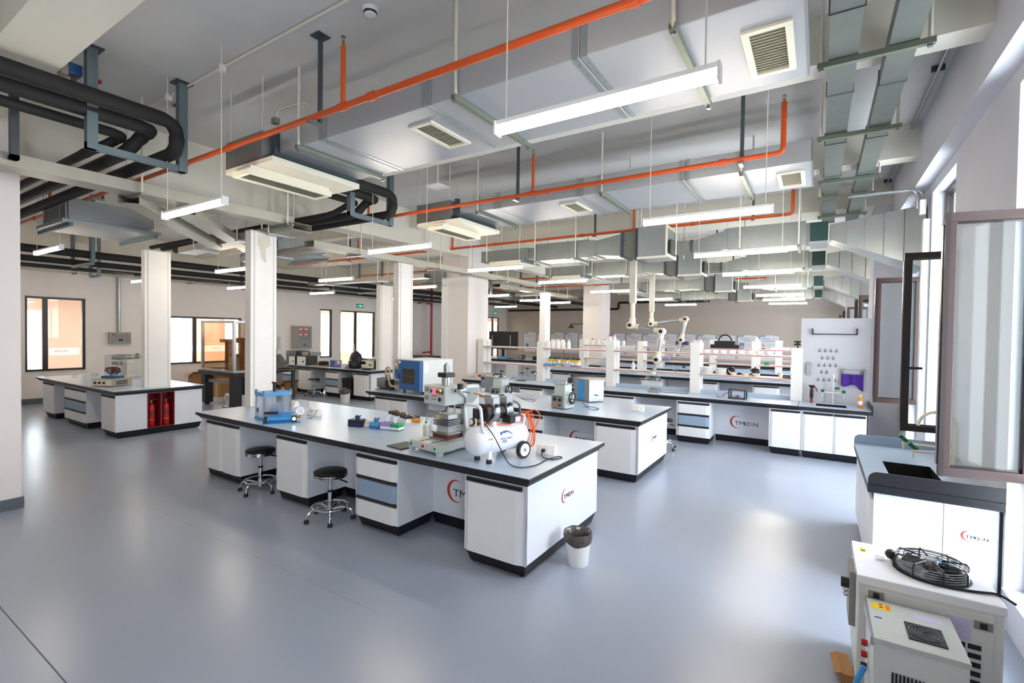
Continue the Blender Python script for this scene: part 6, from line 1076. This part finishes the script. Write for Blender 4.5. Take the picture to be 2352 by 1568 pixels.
for k in range(15):
    x1 = -1.54-.935*k; t = T('wall_poster', 'white poster with cyan corner on the far wall, '+nm[k], 'poster', (x1-.41, YF-.005, .8), 0, 'posters on the far wall')
    P(MB().box(-.408, .408, -.02, 0, 0, 1.2), 'board', 'paper', t)
    P(MB().prism([(-.408, 1.2), (-.408, 1.06), (-.28, 1.13), (-.2, 1.09), (-.12, 1.2)], 'y', -.0215, -.02), 'corner_print', 'poster_cyan', t); P(MB().prism([(.408, 1.2), (.408, 1.17), (.1, 1.2)], 'y', -.0215, -.02), 'corner_print', 'poster_cyan', t)
    P(MB().box(-.3, .05, -.0215, -.02, 1.02, 1.04), 'title_line', 'stripe_red', t); P(MB().box(.1, .34, -.0215, -.02, 1.02, 1.035), 'title_line', 'ink_light', t); P(MB().box(-.28+.1*(k % 2), .25-.08*(k % 3), -.0215, -.02, .92, .935), 'text_line', 'ink', t)
    for j in range(7): P(MB().box(-.3 if k > 4 else -.05, .3-.05*((j*k) % 3), -.0215, -.02, .28+j*.08, .288+j*.08), 'text_line', 'ink_light', t)
    if k < 5:
        ph = P(MB().box(-.34, -.12, -.0215, -.02, .55, .82), 'portrait_print', 'photo_blue' if k else 'paper', t); P(MB().lathe([(.001, -.0225), (.05, -.0222)], (-.23, 0, .72), 14, 'y'), 'portrait_head', 'skin_print', ph); P(MB().prism([(-.31, .55), (-.15, .55), (-.17, .63), (-.29, .63)], 'y', -.0225, -.0215), 'portrait_shoulders', 'navy', ph)
    else: P(MB().box(-.3, -.1, -.0225, -.0215, .3, .5), 'picture_print', 'navy' if k % 2 else 'photo_blue', t)
# items on the rear racks
for k in range(6): jar((-5.9+.2*k, 13.98, S2), .05, .16, 'plastic_white', ('red', 'plastic_white', 'sky_blue')[k % 3], '%s white reagent bottle from the slim column, %s cap, on second rack' % (ORD[k], ('red', 'white', 'blue')[k % 3]), 'bottles on the second rack')
t = T('desk_lamp_microscope', 'black hooded apparatus with curved handle on the second row', 'apparatus', (-2.1, 14.0, S2)); P(MB().box(-.35, .35, -.12, .12, 0, .1), 'base', 'plastic_black', t); P(MB().box(-.25, .25, -.1, .1, .1, .2), 'body', 'plastic_black', t); P(MB().tube(arc((0, 0, .2), .16, 0, 180, 10), .02, 8), 'handle', 'plastic_black', t, 1)
jar((-1.35, 14.0, 1.79), .07, .13, 'plastic_white', 'plastic_white', 'white tub with red marks on the second rack post', 'tubs'); carton_box((-.8, 14.0, S2), (.4, .2, .05), 0, 'paper', 'flat white carton on the second rack upper shelf', 'box'); carton_box((-.35, 14.0, S2), (.35, .2, .06), 0, 'paper', 'flat white carton at the second rack end', 'box'); carton_box((-1.1, 14.0, S1), (.12, .1, .08), 0, 'green', 'small green box on the second rack lower shelf', 'box')
case('gauge_unit', 'cream unit with two gauges at the window end of second row', (-.3, 13.7, ZT), (.5, .3, .45), 'ceramic_cream')
t = T('fume_clip', 'black clamp mounted on top of the rack end post', 'clamp', (-.3, 10.06, 1.78)); P(MB().cyl((0, 0, 0), (0, 0, .06), .01), 'stem', 'plastic_black', t); P(MB().box(-.06, .06, -.02, .02, .05, .08), 'jaw', 'plastic_black', t); P(MB().box(-.06, .06, -.02, .02, .1, .13).box(-.02, .02, -.01, .01, .08, .1), 'jaw', 'plastic_black', t)
carton_box((-3.7, 14.0, S1), (.3, .15, .1), 0, 'violet', 'violet carton on the second rack lower shelf', 'box', 'green'); carton_box((-3.9, 17.0, S2), (.4, .2, .12), 0, 'navy', 'navy carton on the third rack upper shelf', 'box'); case('beaker_case', 'clear glass draft shield on the second bench row', (-5.2, 13.6, ZT), (.4, .35, .4), 'frosted')

t = T('cable_trunking', 'white vertical trunking with bent conduits on the tall pillar', 'trunking', (-8.08, 9.5, .95)); P(MB().box(-.09, .1, 0, .029, 0, 2.4), 'trunk', 'plastic_white', t); P(MB().box(-.06, .06, -.02, .0, 2.2, 2.4), 'junction_box', 'plastic_white', t)
for k in (0, 1): P(MB().tube(bend([(-.03+.06*k, .01, 2.4), (-.03+.06*k, .01, 2.62+.05*k), (-.7, .01, 2.66+.05*k)], .08), .013, 8), 'conduit', 'alu_metal', t, 1)
t = T('wall_socket', 'grey double wall socket beyond the oven column', 'power socket', (XL, 16.8, 1.5)); P(MB().box(0, .03, -.12, .12, -.17, .17), 'plate', 'plastic_white', t); P(MB().box(.03, .034, -.09, .09, .02, .14), 'socket_face', 'ink', t); P(MB().box(.03, .034, -.09, .09, -.14, -.02), 'socket_face', 'ink', t)

t = T('magnetic_stirrer', 'black cylindrical device with knob behind the ultrasonic bath', 'instrument', (-4.45, 9.45, ZT)); P(MB().lathe([(.09, 0), (.09, .17), (.085, .18)], n=20), 'body', 'plastic_black', t, 1); P(MB().lathe([(.012, .18), (.012, .22), (.03, .225), (.03, .245), (.012, .25), (.02, .28)], n=12), 'knob', 'plastic_black', t, 1); P(MB().box(.13, .19, -.04, .04, 0, .1), 'adapter', 'plastic_black', t)
